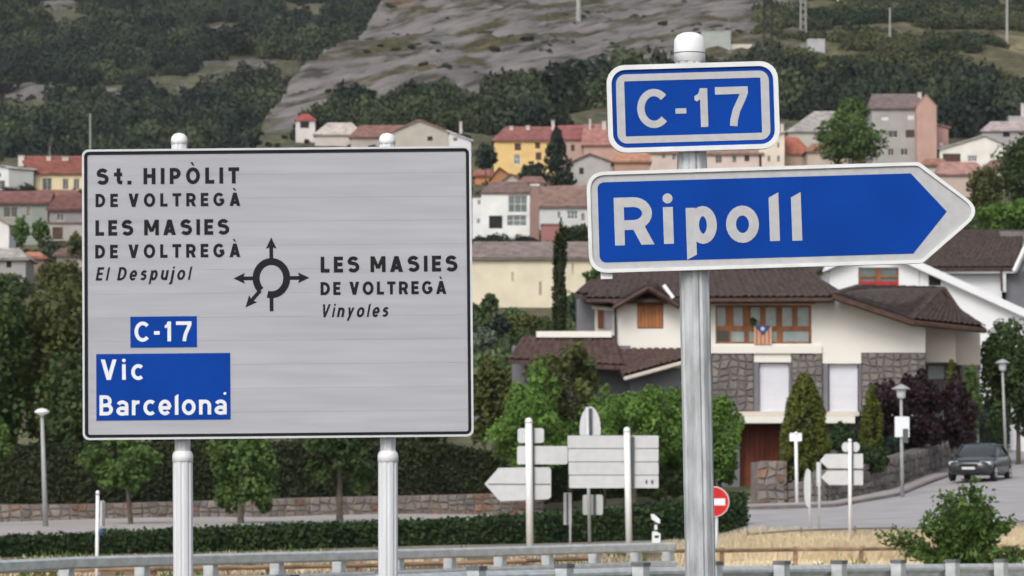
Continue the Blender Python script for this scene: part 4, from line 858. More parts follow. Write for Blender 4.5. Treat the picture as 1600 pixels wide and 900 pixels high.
def house(label, r, Y, wc, rc, roof, dep=9, wins=(), chim=(), cat='house', eave=.5, name='village_house', fm=None, antenna=False):
    """r: picture rectangle of the front wall; roof: ('ridge', py, inset_l, inset_r) | ('gable', px, py) | ('flat',) | ('shed', pyl, pyr)"""
    x0, yt, x1, yb = r; a, b = P(x0, yt, Y), P(x1, yb, Y); zt = a.z
    gmin = min(g1(a.x, Y), g1(b.x, Y), g1(a.x, Y + dep), b.z) - .5
    t = thing(name, label, cat, ((a.x + b.x) / 2, Y, min(b.z, gmin + .5)))
    wm = vmat(wc); rm = vmat(rc, 'r'); hol = []
    for w in wins:
        p, q_ = P(w[0], w[1], Y), P(w[2], w[3], Y); hol.append((p.x, q_.z, q_.x, p.z, w[4] if len(w) > 4 else 'd'))
    mb = MB(); wall_holes(mb, a.x, b.x, gmin, zt, [h[:4] for h in hol], Y)
    if roof[0] in ('gable', 'shed'):
        # top pieces of the front and the back
        if roof[0] == 'gable': ap = P(roof[1], roof[2], Y); poly = [(a.x, zt), (b.x, zt), (ap.x, ap.z)]
        else: poly = [(a.x, zt), (b.x, zt), (b.x, P(0, roof[2], Y).z), (a.x, P(0, roof[1], Y).z)]
        for yy in (Y, Y + dep): mb.add([(x, yy, z) for x, z in poly], [tuple(range(len(poly))) if yy == Y else tuple(range(len(poly) - 1, -1, -1))])
    zl = zr = zt
    if roof[0] == 'shed': zl, zr = P(0, roof[1], Y).z, P(0, roof[2], Y).z
    mb.add([(a.x, Y, gmin), (a.x, Y + dep, gmin), (a.x, Y + dep, zl), (a.x, Y, zl)], [(3, 2, 1, 0)]); mb.add([(b.x, Y, gmin), (b.x, Y + dep, gmin), (b.x, Y + dep, zr), (b.x, Y, zr)], [(0, 1, 2, 3)])
    mb.add([(a.x, Y + dep, gmin), (b.x, Y + dep, gmin), (b.x, Y + dep, zt), (a.x, Y + dep, zt)], [(3, 2, 1, 0)])
    mb.build('wall', wm, t); e = eave
    if roof[0] == 'ridge':
        Yr = Y + dep / 2; rl, rr = P(roof[2], roof[1], Yr), P(roof[3], roof[1], Yr); rb = MB()
        E = [Vector((a.x - e, Y - e, zt - .05)), Vector((b.x + e, Y - e, zt - .05)), Vector((b.x + e, Y + dep + e, zt - .05)), Vector((a.x - e, Y + dep + e, zt - .05))]
        slab(rb, [E[0], E[1], rr, rl], .18); slab(rb, [E[2], E[3], rl, rr], .18); rb.add([E[1], E[2], rr], [(0, 1, 2)]); rb.add([E[3], E[0], rl], [(0, 1, 2)])
        ro = rb.build('roof', rm, t)
        if Y < 800: tile_slope(E[0], E[1], rr, rl, rm, ro, .5, .9, .07)
    elif roof[0] == 'gable':
        rb = MB(); ap = P(roof[1], roof[2], Y); s1 = (ap.z - zt) / max(.1, ap.x - a.x); s2 = (ap.z - zt) / max(.1, b.x - ap.x); L0, R0 = (a.x - e, zt - s1 * e), (b.x + e, zt - s2 * e)
        slab(rb, [(L0[0], Y - e, L0[1] + .2), (ap.x, Y - e, ap.z + .2), (ap.x, Y + dep + e, ap.z + .2), (L0[0], Y + dep + e, L0[1] + .2)], .19)
        slab(rb, [(ap.x, Y - e, ap.z + .2), (R0[0], Y - e, R0[1] + .2), (R0[0], Y + dep + e, R0[1] + .2), (ap.x, Y + dep + e, ap.z + .2)], .19)
        ro = rb.build('roof', rm, t)
    elif roof[0] == 'shed':
        ro = slab(MB(), [(a.x - e, Y - e, zl + .2), (b.x + e, Y - e, zr + .2), (b.x + e, Y + dep + e, zr + .2), (a.x - e, Y + dep + e, zl + .2)], .19).build('roof', rm, t)
    else: ro = MB().box(a.x - .1, b.x + .1, Y - .1, Y + dep + .1, zt - .05, zt + .25).build('roof', rm, t)
    for h in hol:
        k = h[4]; 
        if k == 'd': window(t, *h[:4], Y, fm or M['beige'], M['glassdark'], 2, 1, .09)
        elif k == 'g': window(t, *h[:4], Y, M['wallcool'], M['glass'], 3, 2, .08)
        elif k == 'w': window(t, *h[:4], Y, M['blind'], M['blind'], 1, 1, .05, bars=False, name='roller_blind')
        elif k == 'b': window(t, *h[:4], Y, M['wooddark'], M['wooddark'], 1, 1, .05, bars=False, name='shutter')
        elif k == 'o': window(t, *h[:4], Y, M['darkopen'], M['darkopen'], 1, 1, .05, rev=.18, bars=False, name='opening')
    for c_ in chim:
        p = P(c_[0], c_[1], Y + dep * .35); k = (Y + dep * .35) / F; w = c_[2] * k; MB().box(p.x - w / 2, p.x + w / 2, p.y, p.y + .7, p.z - c_[3] * k - 1.2, p.z).box(p.x - w / 2 - .1, p.x + w / 2 + .1, p.y - .1, p.y + .8, p.z + .002, p.z + .12).build('chimney', vmat((.55, .50, .46)), ro)
    if antenna:
        p = P(antenna[0], antenna[1], Y + dep / 2); z_ = P(antenna[0], antenna[2], Y + dep / 2).z; MB().tube((p.x, p.y, z_), p, .07, .05, 5).build('antenna', M['pole'], ro)
    return t
CR = (.66, .60, .46); WH = (.72, .73, .75); GR = (.36, .36, .35); RD = (.22, .075, .055); BR = (.15, .085, .075); PK = (.48, .30, .25); OR = (.40, .16, .09)
house('white house corner at left edge with two dark windows, above the red-brown roofs', (-30, 268, 14, 300), 690, WH, (.42, .43, .45), ('shed', 255, 262), 9, [(-6, 256 + 14, 2, 263 + 14, 'd'), (-6, 282, 8, 296, 'd')])
house('grey ribbed metal shed with a white end wall left of the yellow house', (14, 266, 52, 300), 686, (.36, .37, .37), (.55, .56, .56), ('shed', 262, 266), 8, [], [], 'shed')
house('pale yellow house under a long bright red roof, left of the board', (55, 271, 190, 300), 688, (.72, .60, .34), (.25, .075, .05), ('ridge', 244, 28, 210), 12, [(66, 278, 81, 297, 'd'), (98, 279, 107, 296, 'd'), (115, 279, 124, 296, 'd')], [(33, 244, 9, 6), (76, 245, 7, 8), (102, 246, 10, 9)], antenna=(78, 228, 250))
house('grey green house with long dark red roof at the left edge', (-40, 317, 74, 378), 560, (.27, .30, .27), (.20, .085, .075), ('ridge', 299, -60, 84), 9, [(5, 322, 28, 340, 'd'), (41, 320, 48, 338, 'd')])
house('grey mauve house with dark red hipped roof beside the board edge', (77, 327, 150, 350), 555, (.27, .25, .26), (.17, .07, .06), ('ridge', 303, 92, 150), 9, [(88, 333, 100, 345, 'd')])
house('unfinished pale house with orange brick openings below the mauve house', (72, 350, 132, 388), 545, (.36, .34, .31), BR, ('flat',), 7, [(82, 355, 98, 374, 'b'), (80, 376, 104, 388, 'b')], [], 'house', .3)
house('small white house end with brown roof cut by the left edge', (-30, 350, 14, 386), 520, (.74, .72, .70), PK, ('gable', -8, 338), 7)
house('pale grey sheds with stained roofs at the lower left edge of the village', (-30, 404, 40, 430), 470, (.34, .32, .31), (.34, .32, .30), ('ridge', 388, -20, 30), 8, [(10, 408, 18, 418, 'o')])
house('low orange roofed shed between the dark trees at left', (38, 402, 68, 420), 480, (.30, .20, .15), OR, ('ridge', 394, 42, 62), 6)
house('small white bell tower with red pyramid roof and one dark opening', (462, 187, 492, 228), 800, (.60, .56, .53), (.34, .06, .05), ('ridge', 178, 472, 482), 5, [(469, 190, 483, 200, 'o')], [], 'tower', .4)
house('pale beige gabled hall right of the small bell tower', (492, 210, 565, 232), 790, (.56, .50, .45), (.50, .44, .40), ('ridge', 192, 512, 550), 12, [], [(551, 195, 5, 6)])
house('low house with dull red roof behind the left post cap', (548, 214, 640, 232), 785, (.42, .37, .33), (.24, .12, .10), ('ridge', 196, 562, 640), 10)
house('gabled house with orange brown roof behind the board top', (610, 207, 705, 232), 775, (.46, .42, .36), (.36, .19, .13), ('gable', 655, 188), 10, [(668, 213, 676, 220, 'o')])
house('white end wall with thin chimney right of the orange brown gable', (702, 212, 736, 240), 765, (.66, .66, .68), (.72, .72, .74), ('shed', 205, 221), 7, [(708, 215, 715, 221, 'd')], [(720, 191, 4, 12)])
house('long yellow house with dull red roof, blue grey windows and roof chimneys', (772, 219, 874, 268), 721, (.78, .52, .17), (.27, .095, .085), ('ridge', 198, 790, 905), 11, [(804, 224, 814, 235, 'b'), (803, 241, 813, 257, 'g'), (836, 223, 844, 232, 'b'), (837, 238, 846, 250, 'b')], [(799, 198, 6, 7), (825, 197, 6, 7), (864, 189, 5, 10)], fm=M['beige'])
house('salmon coloured house joined to the right end of the yellow house', (874, 217, 912, 268), 720, (.46, .31, .25), (.29, .09, .085), ('ridge', 196, 872, 911), 11, [(892, 226, 898, 236, 'b')])
house('big pink red roof sloping down behind the left end of the route panel', (912, 226, 985, 262), 716, (.50, .30, .24), (.40, .17, .14), ('ridge', 195, 912, 960), 12, [], [(922, 187, 3, 9), (944, 190, 6, 8)])
house('grey beige gabled shed with brown roof edge above the arrow sign', (892, 254, 958, 290), 690, (.43, .42, .39), (.16, .09, .075), ('gable', 921, 241), 9, [(905, 262, 912, 272, 'o')], [], 'shed')
house('orange roofed buildings right under the yellow house', (742, 274, 768, 302), 700, (.55, .21, .06), (.30, .11, .08), ('ridge', 265, 742, 766), 7)
house('house with bright orange and red pitched roofs beside the small orange one', (768, 276, 800, 302), 690, (.45, .20, .07), (.45, .16, .07), ('gable', 780, 262), 7)
house('white modern house with big grey glazing and brown garage door', (752, 301, 828, 382), 570, (.76, .77, .75), (.19, .12, .105), ('ridge', 284, 768, 822), 9, [(794, 305, 824, 332, 'g'), (764, 337, 785, 357, 'o'), (792, 336, 823, 353, 'g'), (761, 367, 780, 380, 'b'), (790, 371, 822, 376, 'g')], [], eave=.2)
house('narrow white house behind the edge of the board with tiny windows', (738, 308, 752, 382), 575, (.70, .71, .73), BR, ('flat',), 7, [(746, 312, 751, 320, 'd'), (745, 341, 750, 349, 'd'), (746, 366, 750, 377, 'd')])
house('tall narrow brick party wall with white capped edge', (829, 290, 842, 385), 566, (.30, .18, .15), (.66, .62, .60), ('flat',), 8, [], [], 'wall', .1)
house('house with long red brown roof and white upper wall left of the arrow sign', (843, 322, 960, 385), 590, (.60, .61, .62), (.25, .15, .125), ('ridge', 291, 842, 960), 11, [(871, 331, 876, 341, 'd'), (886, 329, 903, 342, 'g'), (908, 333, 914, 345, 'd')])
house('low dusty red shed in front of the long red brown roof', (846, 352, 876, 380), 560, (.36, .14, .13), (.22, .10, .09), ('flat',), 6, [], [], 'shed')
house('long cream building with plain walls and grey brown roof right of the board', (735, 403, 925, 490), 435, (.72, .64, .46), (.21, .165, .15), ('ridge', 378, 740, 935), 12, [(763, 412, 766, 470, 'w') if False else (799, 425, 803, 440, 'd'), (842, 440, 847, 462, 'd'), (893, 412, 897, 430, 'd')], [(903, 408, 7, 5)])
house('white houses with red roofs between the route panel and the arrow sign', (1012, 238, 1062, 262), 700, (.60, .48, .42), (.42, .17, .10), ('ridge', 226, 1012, 1062), 9, [(1034, 240, 1040, 248, 'd'), (1050, 240, 1056, 250, 'd')])
house('orange lean-to roof just above the top edge of the arrow sign', (960, 252, 1015, 275), 680, (.46, .26, .18), (.48, .22, .13), ('ridge', 236, 965, 1012), 9)
house('pale pink row house with green shutter between the two blue signs', (1100, 240, 1190, 265), 705, (.66, .52, .46), (.33, .20, .15), ('ridge', 226, 1100, 1190), 9, [(1118, 243, 1128, 255, 'd'), (1144, 242, 1151, 254, 'd'), (1163, 243, 1171, 252, 'b')])
house('cream gabled house beside the rim of the route panel with small windows', (1186, 214, 1226, 262), 705, (.72, .62, .50), (.58, .48, .40), ('shed', 216, 206), 9, [(1199, 243, 1204, 253, 'd'), (1214, 243, 1219, 253, 'd'), (1214, 222, 1218, 231, 'd')], [(1222, 194, 5, 8)])
house('house with a bright orange red sloping roof left of the green tree', (1227, 240, 1266, 262), 710, (.55, .38, .28), (.44, .13, .075), ('ridge', 214, 1227, 1246), 10)
house('long grey hall with pale sloping roof behind the orange red roof', (1232, 205, 1330, 240), 770, (.46, .44, .40), (.36, .34, .32), ('ridge', 174, 1272, 1330), 16)
house('grey four storey apartment block with brown roof and white blinds', (1362, 169, 1432, 262), 723, (.37, .35, .33), (.18, .135, .13), ('ridge', 147, 1362, 1438), 12,
      [(1377, 182, 1388, 188, 'w'), (1418, 179, 1428, 187, 'w'), (1388, 204, 1403, 215, 'd'), (1415, 203, 1429, 215, 'b'), (1387, 232, 1397, 243, 'd'), (1407, 232, 1419, 243, 'd')], [(1437, 145, 6, 6)])
house('narrow pink brick wing with pointed gable beside the grey apartment block', (1432, 166, 1464, 268), 720, (.50, .30, .24), (.36, .22, .18), ('gable', 1447, 148), 12, [], [], 'house', .15)
house('low red brick annex right of the pink brick wing', (1464, 200, 1482, 250), 730, (.46, .25, .21), (.34, .18, .14), ('shed', 194, 200), 8, [(1468, 222, 1474, 228, 'w')])
house('long white gabled house with dark balcony window at the right', (1468, 233, 1586, 258), 721, (.76, .74, .66), (.40, .39, .39), ('gable', 1538, 212), 12, [(1473, 240, 1501, 255, 'b'), (1512, 243, 1527, 252, 'g'), (1547, 240, 1554, 248, 'd')])
house('pale roofed buildings on the terrace above the white gabled house', (1535, 204, 1640, 226), 790, (.38, .36, .37), (.40, .33, .33), ('ridge', 190, 1548, 1640), 10, [(1567, 206, 1578, 214, 'o')])
house('grey block at the right edge above the village', (1576, 183, 1640, 204), 810, (.42, .40, .40), (.46, .44, .44), ('flat',), 8, [(1596, 190, 1604, 197, 'd')], [(1598, 162, 5, 20)])
house('low building with pinkish tiled roof right of the arrow tip', (1466, 272, 1545, 298), 670, (.52, .40, .34), (.40, .21, .175), ('ridge', 253, 1470, 1525), 11)
for lb, rr, Y, wc, rc, ro_, wn in (
    ('long low house with faded red roof tucked under the yellow house at left', (52, 308, 128, 325), 640, (.46, .40, .34), (.22, .10, .08), ('ridge', 297, 56, 120), [(62, 312, 67, 319, 'd'), (84, 312, 89, 319, 'd')]),
    ('small beige house with stained roof low at the left of the board', (88, 398, 150, 425), 500, (.42, .36, .30), (.20, .12, .10), ('ridge', 388, 94, 146), [(96, 404, 102, 414, 'd')]),
    ('tan house end between the orange gable and the yellow house', (786, 282, 812, 300), 672, (.50, .42, .34), (.24, .13, .10), ('gable', 799, 272), []),
    ('brown roofed cottage behind the brick party wall', (812, 286, 850, 300), 655, (.50, .44, .38), (.22, .12, .10), ('ridge', 276, 818, 846), [(822, 289, 827, 296, 'd')]),
    ('rose coloured house with hipped roof below the grey gabled shed', (862, 302, 930, 318), 640, (.52, .38, .32), (.30, .14, .11), ('ridge', 290, 872, 925), []),
    ('ochre roofed house behind the fresh green tree', (1262, 236, 1330, 262), 700, (.50, .40, .32), (.32, .15, .10), ('ridge', 224, 1268, 1325), []),
    ('pale house with rust roof left of the white gabled house', (1440, 258, 1478, 285), 690, (.55, .50, .44), (.30, .14, .10), ('ridge', 248, 1446, 1474), []),
    ('cream house with brown roof behind the trees at right', (1540, 262, 1620, 290), 680, (.60, .55, .45), (.24, .13, .10), ('ridge', 250, 1548, 1612), [(1550, 268, 1558, 278, 'd')])):
    house(lb, rr, Y, wc, rc, ro_, 9, wn)
# hillside wall, pylons and poles
def rowY(px, py, lo=850, hi=1700):
    for Y in np.arange(lo, hi, 3.0):
        p = GP(px, Y)
        if PY(p) <= py: return float(Y)
    return float(hi)
YHUT = rowY(1120, 77)
house('green grey transformer hut with aerials on the hillside', (1096, 50, 1142, 76), rowY(1120, 77), (.36, .40, .36), (.42, .46, .44), ('flat',), 6, [], [], 'hut', antenna=(1139, 26, 50))
house('small pale grey hut on the hillside below the pylons', (1262, 62, 1289, 80), rowY(1275, 81), (.40, .40, .42), (.44, .44, .46), ('flat',), 5, [], [], 'hut')
a, b = P(1142, 69, YHUT + 1), P(1198, 78, YHUT + 1); tag(MB().box(a.x, b.x, YHUT + 1, YHUT + 1.6, b.z - 3, a.z).build('hillside_wall', M['beige']), 'short pale boundary wall beside the transformer hut on the hillside', 'wall')
def pole(label, px, y0, y1, Y, w, m, lattice=False):
    if Y > 950: Y = rowY(px, y1 + 1)
    t = thing('lattice_pylon' if lattice else 'utility_pole', label, 'pylon' if lattice else 'pole', (P(px, y1, Y).x, Y, min(P(px, y1, Y).z, g1(P(px, y1, Y).x, Y)))); k = Y / F
    tp, bt = P(px, y0, Y), P(px, y1, Y); bt.z = min(bt.z, g1(bt.x, Y)) - .5
    if not lattice: MB().tube(bt, tp, w * k / 2, w * k / 2 * .75, 8).build('shaft', m, t)
    else:
        mb = MB(); hw = w * k / 2
        for sx in (-1, 1):
            for sy in (-1, 1): mb.tube((bt.x + sx * hw, Y + sy * hw, bt.z), (tp.x + sx * hw * .7, Y + sy * hw * .7, tp.z), .22, .16, 5)
        n = int((tp.z - bt.z) / 2.2)
        for i in range(n):
            z0 = bt.z + (tp.z - bt.z) * i / n; z1 = bt.z + (tp.z - bt.z) * (i + 1) / n; s = 1 if i % 2 else -1
            mb.tube((bt.x - s * hw, Y - hw, z0), (bt.x + s * hw, Y - hw, z1), .12, .12, 4); mb.tube((bt.x + s * hw, Y + hw, z0), (bt.x - s * hw, Y + hw, z1), .12, .12, 4)
        mb.build('lattice', m, t)
    return t
pole('thick grey concrete pole standing on the bare rock at top centre', 904, -30, 34, 1230, 8, M['pole'])
pole('dark lattice pylon right of the transformer hut', 1200, -60, 76, 1130, 14, M['iron'], True)
pole('grey lattice pylon above the small pale hut', 1255, -60, 62, 1180, 9, M['pole'], True)
pole('short thin white pole at the top edge above the scrub', 1309.5, -30, 21, 1300, 3, M['cap'])
pole('lone thin pale pole in the middle of the green scrub', 1390.5, 12, 70, 1160, 3.6, M['pole'])
pole('long pale pole near the right edge of the hillside', 1573.5, -40, 68, 1180, 4.5, M['pole'])
pole('small pale post in the scrub above the white gabled house', 1532, 152, 176, 880, 3, M['pole'])
pole('faint thin pole among the dark trees above the left roofs', 141, 178, 240, 760, 3, M['pole'])
# ------------------------------------------------------------------ the large white house with brown roofs
YH = 160.0
H = thing('white_house', 'large white house with brown tiled roofs, stone faced ground floor and wooden window band', 'house', (P(1290, 760, YH).x, YH, g1(P(1290, 760, YH).x, YH)))
def px2(a, b, c_, d, Y=YH): p, q_ = P(a, b, Y), P(c_, d, Y); return p.x, q_.z, q_.x, p.z
# upper floor, right body
mb = MB(); x0, z0, x1, z1 = px2(1110, 470, 1446, 552)
hb = px2(1118, 476.5, 1268, 537)
xs0 = px2(1268, 470, 1446, 552)
wall_holes(mb, x0, xs0[0], z0, z1, [hb], YH, .3)
pts = [P(1268, 552, YH), P(1446, 552, YH), P(1446, 512, YH), P(1425, 503, YH), P(1302, 466, YH), P(1268, 470, YH)]; mb.add(pts, [tuple(range(6))])
e1 = P(1446, 552, YH); e2 = P(1446, 512, YH); mb.add([e1, (e1.x, YH + 2.5, e1.z), (e1.x, YH + 2.5, e2.z), e2], [(0, 1, 2, 3)])
mb.build('wall', M['wallwhite'], H)
# white panel reaching down between the stone piers and around the blinds
def bx(name, a, b, c_, d, Y, dep, m, par=H): return MB().pbox(a, b, c_, d, Y, dep).build(name, m, par)
bx('wall', 1285.5, 552.3, 1345.5, 568, YH, .4, M['wallwhite']); bx('wall', 1178, 552.3, 1236, 566, YH, .4, M['wallwhite'])
bx('floor_slab', 1112, 540, 1284, 552, YH - .12, .11, M['wallwhite'])
# recessed wings right
bx('wall', 1446.2, 505, 1494, 566, YH + 1.5, 6, M['beige']); bx('wall', 1494.2, 512, 1532, 570, YH + 2.5, 6, M['greyrail'] if False else M['beige'])
bx('wall', 1150, 566, 1530, 700, YH + 3.5, .5, M['greywall'])
bx('window', 1450, 571, 1475, 592, YH + 3.4, .08, M['curtain'])
# wooden window band
wf = MB(); X0, Z0, X1, Z1 = hb; yA, yB = YH + .10, YH + .2
def mem(a, b, c_, d, o=0): q_ = px2(a, b, c_, d); wf.box(q_[0], q_[2], yA + o, yB + o, q_[1], q_[3])
mem(1118, 476.5, 1268, 480); mem(1118, 534, 1268, 537); mem(1118, 509.5, 1268, 516.5, -.004)
for a, b in ((1118, 1120.5), (1134, 1146), (1161, 1173), (1188, 1196.5), (1213, 1222.5), (1238, 1246), (1264, 1268)): mem(a, 480, b, 509.5, .003)
for a, b in ((1118, 1120.5), (1139.5, 1142.5), (1163, 1170), (1180, 1186), (1200, 1205.5), (1214, 1223), (1264, 1268)): mem(a, 516.5, b, 534, .003)
wn = wf.build('window_band', M['woodframe'], H)
for a, b in ((1120, 1134), (1146, 1161), (1173, 1188), (1196, 1213), (1222, 1238), (1246, 1264)): bx('pane', a, 480, b, 509.5, YH + .17, .02, M['curtain'], wn)
for a, b, mm in ((1120, 1139.5, 'glassdark'), (1142, 1163, 'curtain'), (1170, 1180, 'curtain'), (1186, 1200, 'glass'), (1205, 1214, 'curtain'), (1223, 1264, 'curtain')): bx('pane', a, 516.5, b, 534, YH + .17, .02, M[mm], wn)
bx('soffit_beam', 1108, 469.5, 1275, 474.5, YH - .25, .24, M['woodframe'])
# left gable wing
xg = px2(962, 478, 1064, 548); hb2 = px2(995.5, 463, 1036.5, 513.5)
mb = MB(); Yg = YH - .6; q_ = px2(962, 476, 1064, 552, Yg); hh = px2(995.5, 476.2, 1036.5, 513.5, Yg); wall_holes(mb, q_[0], q_[2], q_[1], q_[3], [(hh[0], hh[1], hh[2], q_[3])], Yg, .15)
mb.add([(q_[0], Yg, q_[1]), (q_[0], Yg + 6, q_[1]), (q_[0], Yg + 6, q_[3]), (q_[0], Yg, q_[3])], [(3, 2, 1, 0)]); mb.add([(q_[2], Yg, q_[1]), (q_[2], Yg + 6, q_[1]), (q_[2], Yg + 6, q_[3]), (q_[2], Yg, q_[3])], [(0, 1, 2, 3)])
l_, r_ = P(962, 476, Yg), P(1064, 476, Yg); hz = hh[0], hh[2]; zt_ = P(0, 463, Yg).z
mb.add([l_, (hz[0], Yg, l_.z), (hz[0], Yg, zt_ - .02), ], [(0, 1, 2)]); mb.add([r_, (hz[1], Yg, l_.z), (hz[1], Yg, zt_ - .02)], [(0, 2, 1)]); mb.build('wall', M['wallwhite'], H)
ap = P(1013, 450, Yg); MB().add([(hz[0] - .1, Yg + .01, zt_ - .02), (hz[1] + .1, Yg + .01, zt_ - .02), (ap.x, Yg + .01, ap.z)], [(0, 1, 2)]).build('gable_boards', M['wooddark'], H)
sw = MB(); sw.box(hh[0], hh[2], Yg + .10, Yg + .14, hh[1], zt_).build('window', M['wooddark'], H)
for i in range(7):
    a = hh[0] + .03 + (hh[2] - hh[0] - .06) * i / 7; b = hh[0] + .03 + (hh[2] - hh[0] - .06) * (i + 1) / 7 - .015; MB().box(a, b, Yg + .04, Yg + .09, hh[1] + .05, zt_ - .04).build('shutter_board', M['shutter'], H)
# left bay with window and parapet roof
bx('wall', 930, 478, 961.8, 548, YH + 1.2, 5, M['wallwhite']); wx = px2(934, 481, 956, 513, YH + 1.2)
fo = MB().box(wx[0], wx[0] + .25, YH + 1.08, YH + 1.19, wx[1], wx[3]).box(wx[0] + .25, wx[2], YH + 1.12, YH + 1.19, wx[3] - .06, wx[3]).build('window', M['woodframe'], H)
MB().box(wx[0] + .25, wx[2], YH + 1.13, YH + 1.18, wx[1], wx[3] - .06).build('pane', M['blind'], fo)
bx('column', 956.5, 476, 963, 545, YH + .2, .3, M['wallcool'])
MB().tube(P(961, 474, YH - .7), P(962.5, 548, YH - .7), .055, .055, 8).build('downpipe', M['wooddark'], H)
bx('parapet', 838, 517.5, 956, 527, YH - 1, .5, M['wallwhite']); bx('wall', 800, 540, 985, 640, YH - .9, 5, M['greywall'])
# ground floor stone
def hst(a, b, c_, d, Y=YH):
    stone_wall('x', 'x', [(a, Y, b, d), (c_, Y, b, d)], SG, M['mortargrey'], .4, .30, .36, parent=H)
hst(1112, 552.5, 1177.5, 643); hst(1236.5, 552.5, 1285, 643); hst(1346, 551, 1446, 645)
hst(1500, 567, 1531, 645, YH + 2.6)
for a, c_ in ((1187, 1232.5), (1296, 1340)):
    fo = MB().pbox(a - 3, 566.5, c_ + 3, 645, YH + .3, .05).build('window', M['glassdark'], H); n = 14
    for i in range(n): y0 = 568.5 + i * 75 / n; MB().pbox(a, y0 + .06, c_, y0 + 75 / n - .02, YH + .24, .05).build('blind_slat', M['blind'], fo)
for a, c_ in ((1177.8, 1186), (1286, 1294), (1342, 1345.5), (1233.5, 1236.2)): bx('wall', a, 566, c_, 643, YH + .05, .4, M['greywall'])
bx('balcony_floor', 1140, 643, 1440, 650, YH - .9, 1.6, M['beige']); bx('balcony_edge', 1146, 650.3, 1336, 661, YH - 1.2, 1.9, M['wallwhite'])
bx('wall', 1120, 661, 1156, 765, YH + .2, .5, M['greywall']); bx('wall', 1218.5, 661, 1345, 765, YH + .2, .5, M['stone'] if False else M['greywall'])
gd = bx('garage_door', 1155, 664, 1218.5, 764, YH + .9, .08, M['garage'])
for i in range(8): bx('door_board', 1156 + i * 7.8, 666, 1156 + i * 7.8 + 7.2, 762, YH + .84, .05, M['garage'], gd)
# roofs
TL = M['tile']
A, B = P(915, 467, YH - 1.1), P(1303, 465, YH - 1.1); Cc_, D = P(1262, 423, YH + 4), P(940, 425, YH + 4)
rf = MB(); slab(rf, [A, B, Cc_, D], .22); hr = P(1310, 452, YH + 9); rf.add([B, hr, Cc_], [(0, 1, 2)]); Bk, Ak = Vector((B.x, YH + 9.6, B.z)), Vector((A.x, YH + 9.6, A.z)); rf.add([Bk, Ak, D, Cc_], [(0, 1, 2, 3)]); rf.add([B, Bk, Cc_], [(0, 1, 2)]); rf.add([Ak, A, D], [(0, 1, 2)])
ro = rf.build('roof', TL, H); tile_slope(A, B, Cc_, D, TL, ro); MB().tube(D + Vector((0, 0, .08)), Cc_ + Vector((0, 0, .08)), .13, .13, 8).build('ridge_tiles', TL, ro); MB().tube(B + Vector((0, 0, .1)), Cc_ + Vector((0, 0, .08)), .12, .12, 8).build('ridge_tiles', TL, ro)
MB().tube(A + Vector((0, -.08, -.12)), B + Vector((0, -.08, -.12)), .07, .07, 8).build('gutter', M['wooddark'], ro)
# left low wing of the roof
A, B = P(897, 459, YH + 1), P(945, 464, YH + 1); Cc_, D = P(958, 436, YH + 4.5), P(921, 438, YH + 4.5); ro = slab(MB(), [A, B, Cc_, D], .2).build('roof', TL, H); tile_slope(A, B, Cc_, D, TL, ro); bx('wall', 902, 464, 945, 520, YH + 2.2, 3, M['greywall'])
A, B = P(925, 476, YH - .2), P(962, 480, YH - .2); Cc_, D = P(975, 448, YH + 2.5), P(940, 448, YH + 2.5); ro = slab(MB(), [A, B, Cc_, D], .2).build('roof', TL, H); tile_slope(A, B, Cc_, D, TL, ro); MB().tube(A + Vector((0, -.1, -.1)), B + Vector((0, -.1, -.1)), .09, .09, 8).build('gutter', M['beige'], ro)
# gable dormer roof
apf, apb = P(1013, 444, YH - 1.5), P(1013, 438, YH + 3); Lf, Lb = P(958, 476, YH - 1.5), P(958, 470, YH + 3); Rf, Rb = P(1062, 474, YH - 1.5), P(1062, 468, YH + 3)
ro = slab(slab(MB(), [Lf, apf, apb, Lb], .2), [apf, Rf, Rb, apb], .2).build('roof', TL, H)
tile_slope(Lb, Lf, apf, apb, TL, ro); tile_slope(Rf, Rb, apb, apf, TL, ro)
MB().tube(Lf + Vector((0, -.06, -.18)), apf + Vector((0, -.06, -.18)), .10, .10, 4).tube(apf + Vector((0, -.06, -.18)), Rf + Vector((0, -.06, -.18)), .10, .10, 4).build('verge_board', M['wooddark'], ro)
# right sloping roof and its small back gable
A, B, Cq, D, E = P(1301, 458, YH - 1.3), P(1428, 500, YH - 1.3), P(1540, 512, YH + 1.0), P(1476, 450, YH + 5), P(1338, 447, YH + 5)
F2 = P(1478, 484, YH + 1.5)
ro = slab(slab(MB(), [A, B, D, E], .25), [B, Cq, P(1500, 488, YH + 4), D], .25).build('roof', TL, H)
tile_slope(B, D, E, A, TL, ro); tile_slope(B, Cq, P(1500, 488, YH + 4), D, TL, ro)
MB().tube(A + Vector((0, -.05, -.16)), B + Vector((0, -.05, -.16)), .13, .13, 6).build('verge_board', M['wooddark'], ro); MB().tube(B + Vector((0, -.05, -.14)), Cq + Vector((0, -.05, -.14)), .13, .11, 6).build('verge_board', M['wooddark'], ro)
MB().add([P(1476, 449, YH + 3.9), P(1503, 492, YH + 3.9), P(1468, 490, YH + 3.9)], [(0, 2, 1)]).build('gable_opening', M['darkopen'], H)
MB().tube(P(1475, 450, YH + 3.8), P(1504, 493, YH + 3.8), .09, .09, 5).build('verge_board', M['wooddark'], ro)
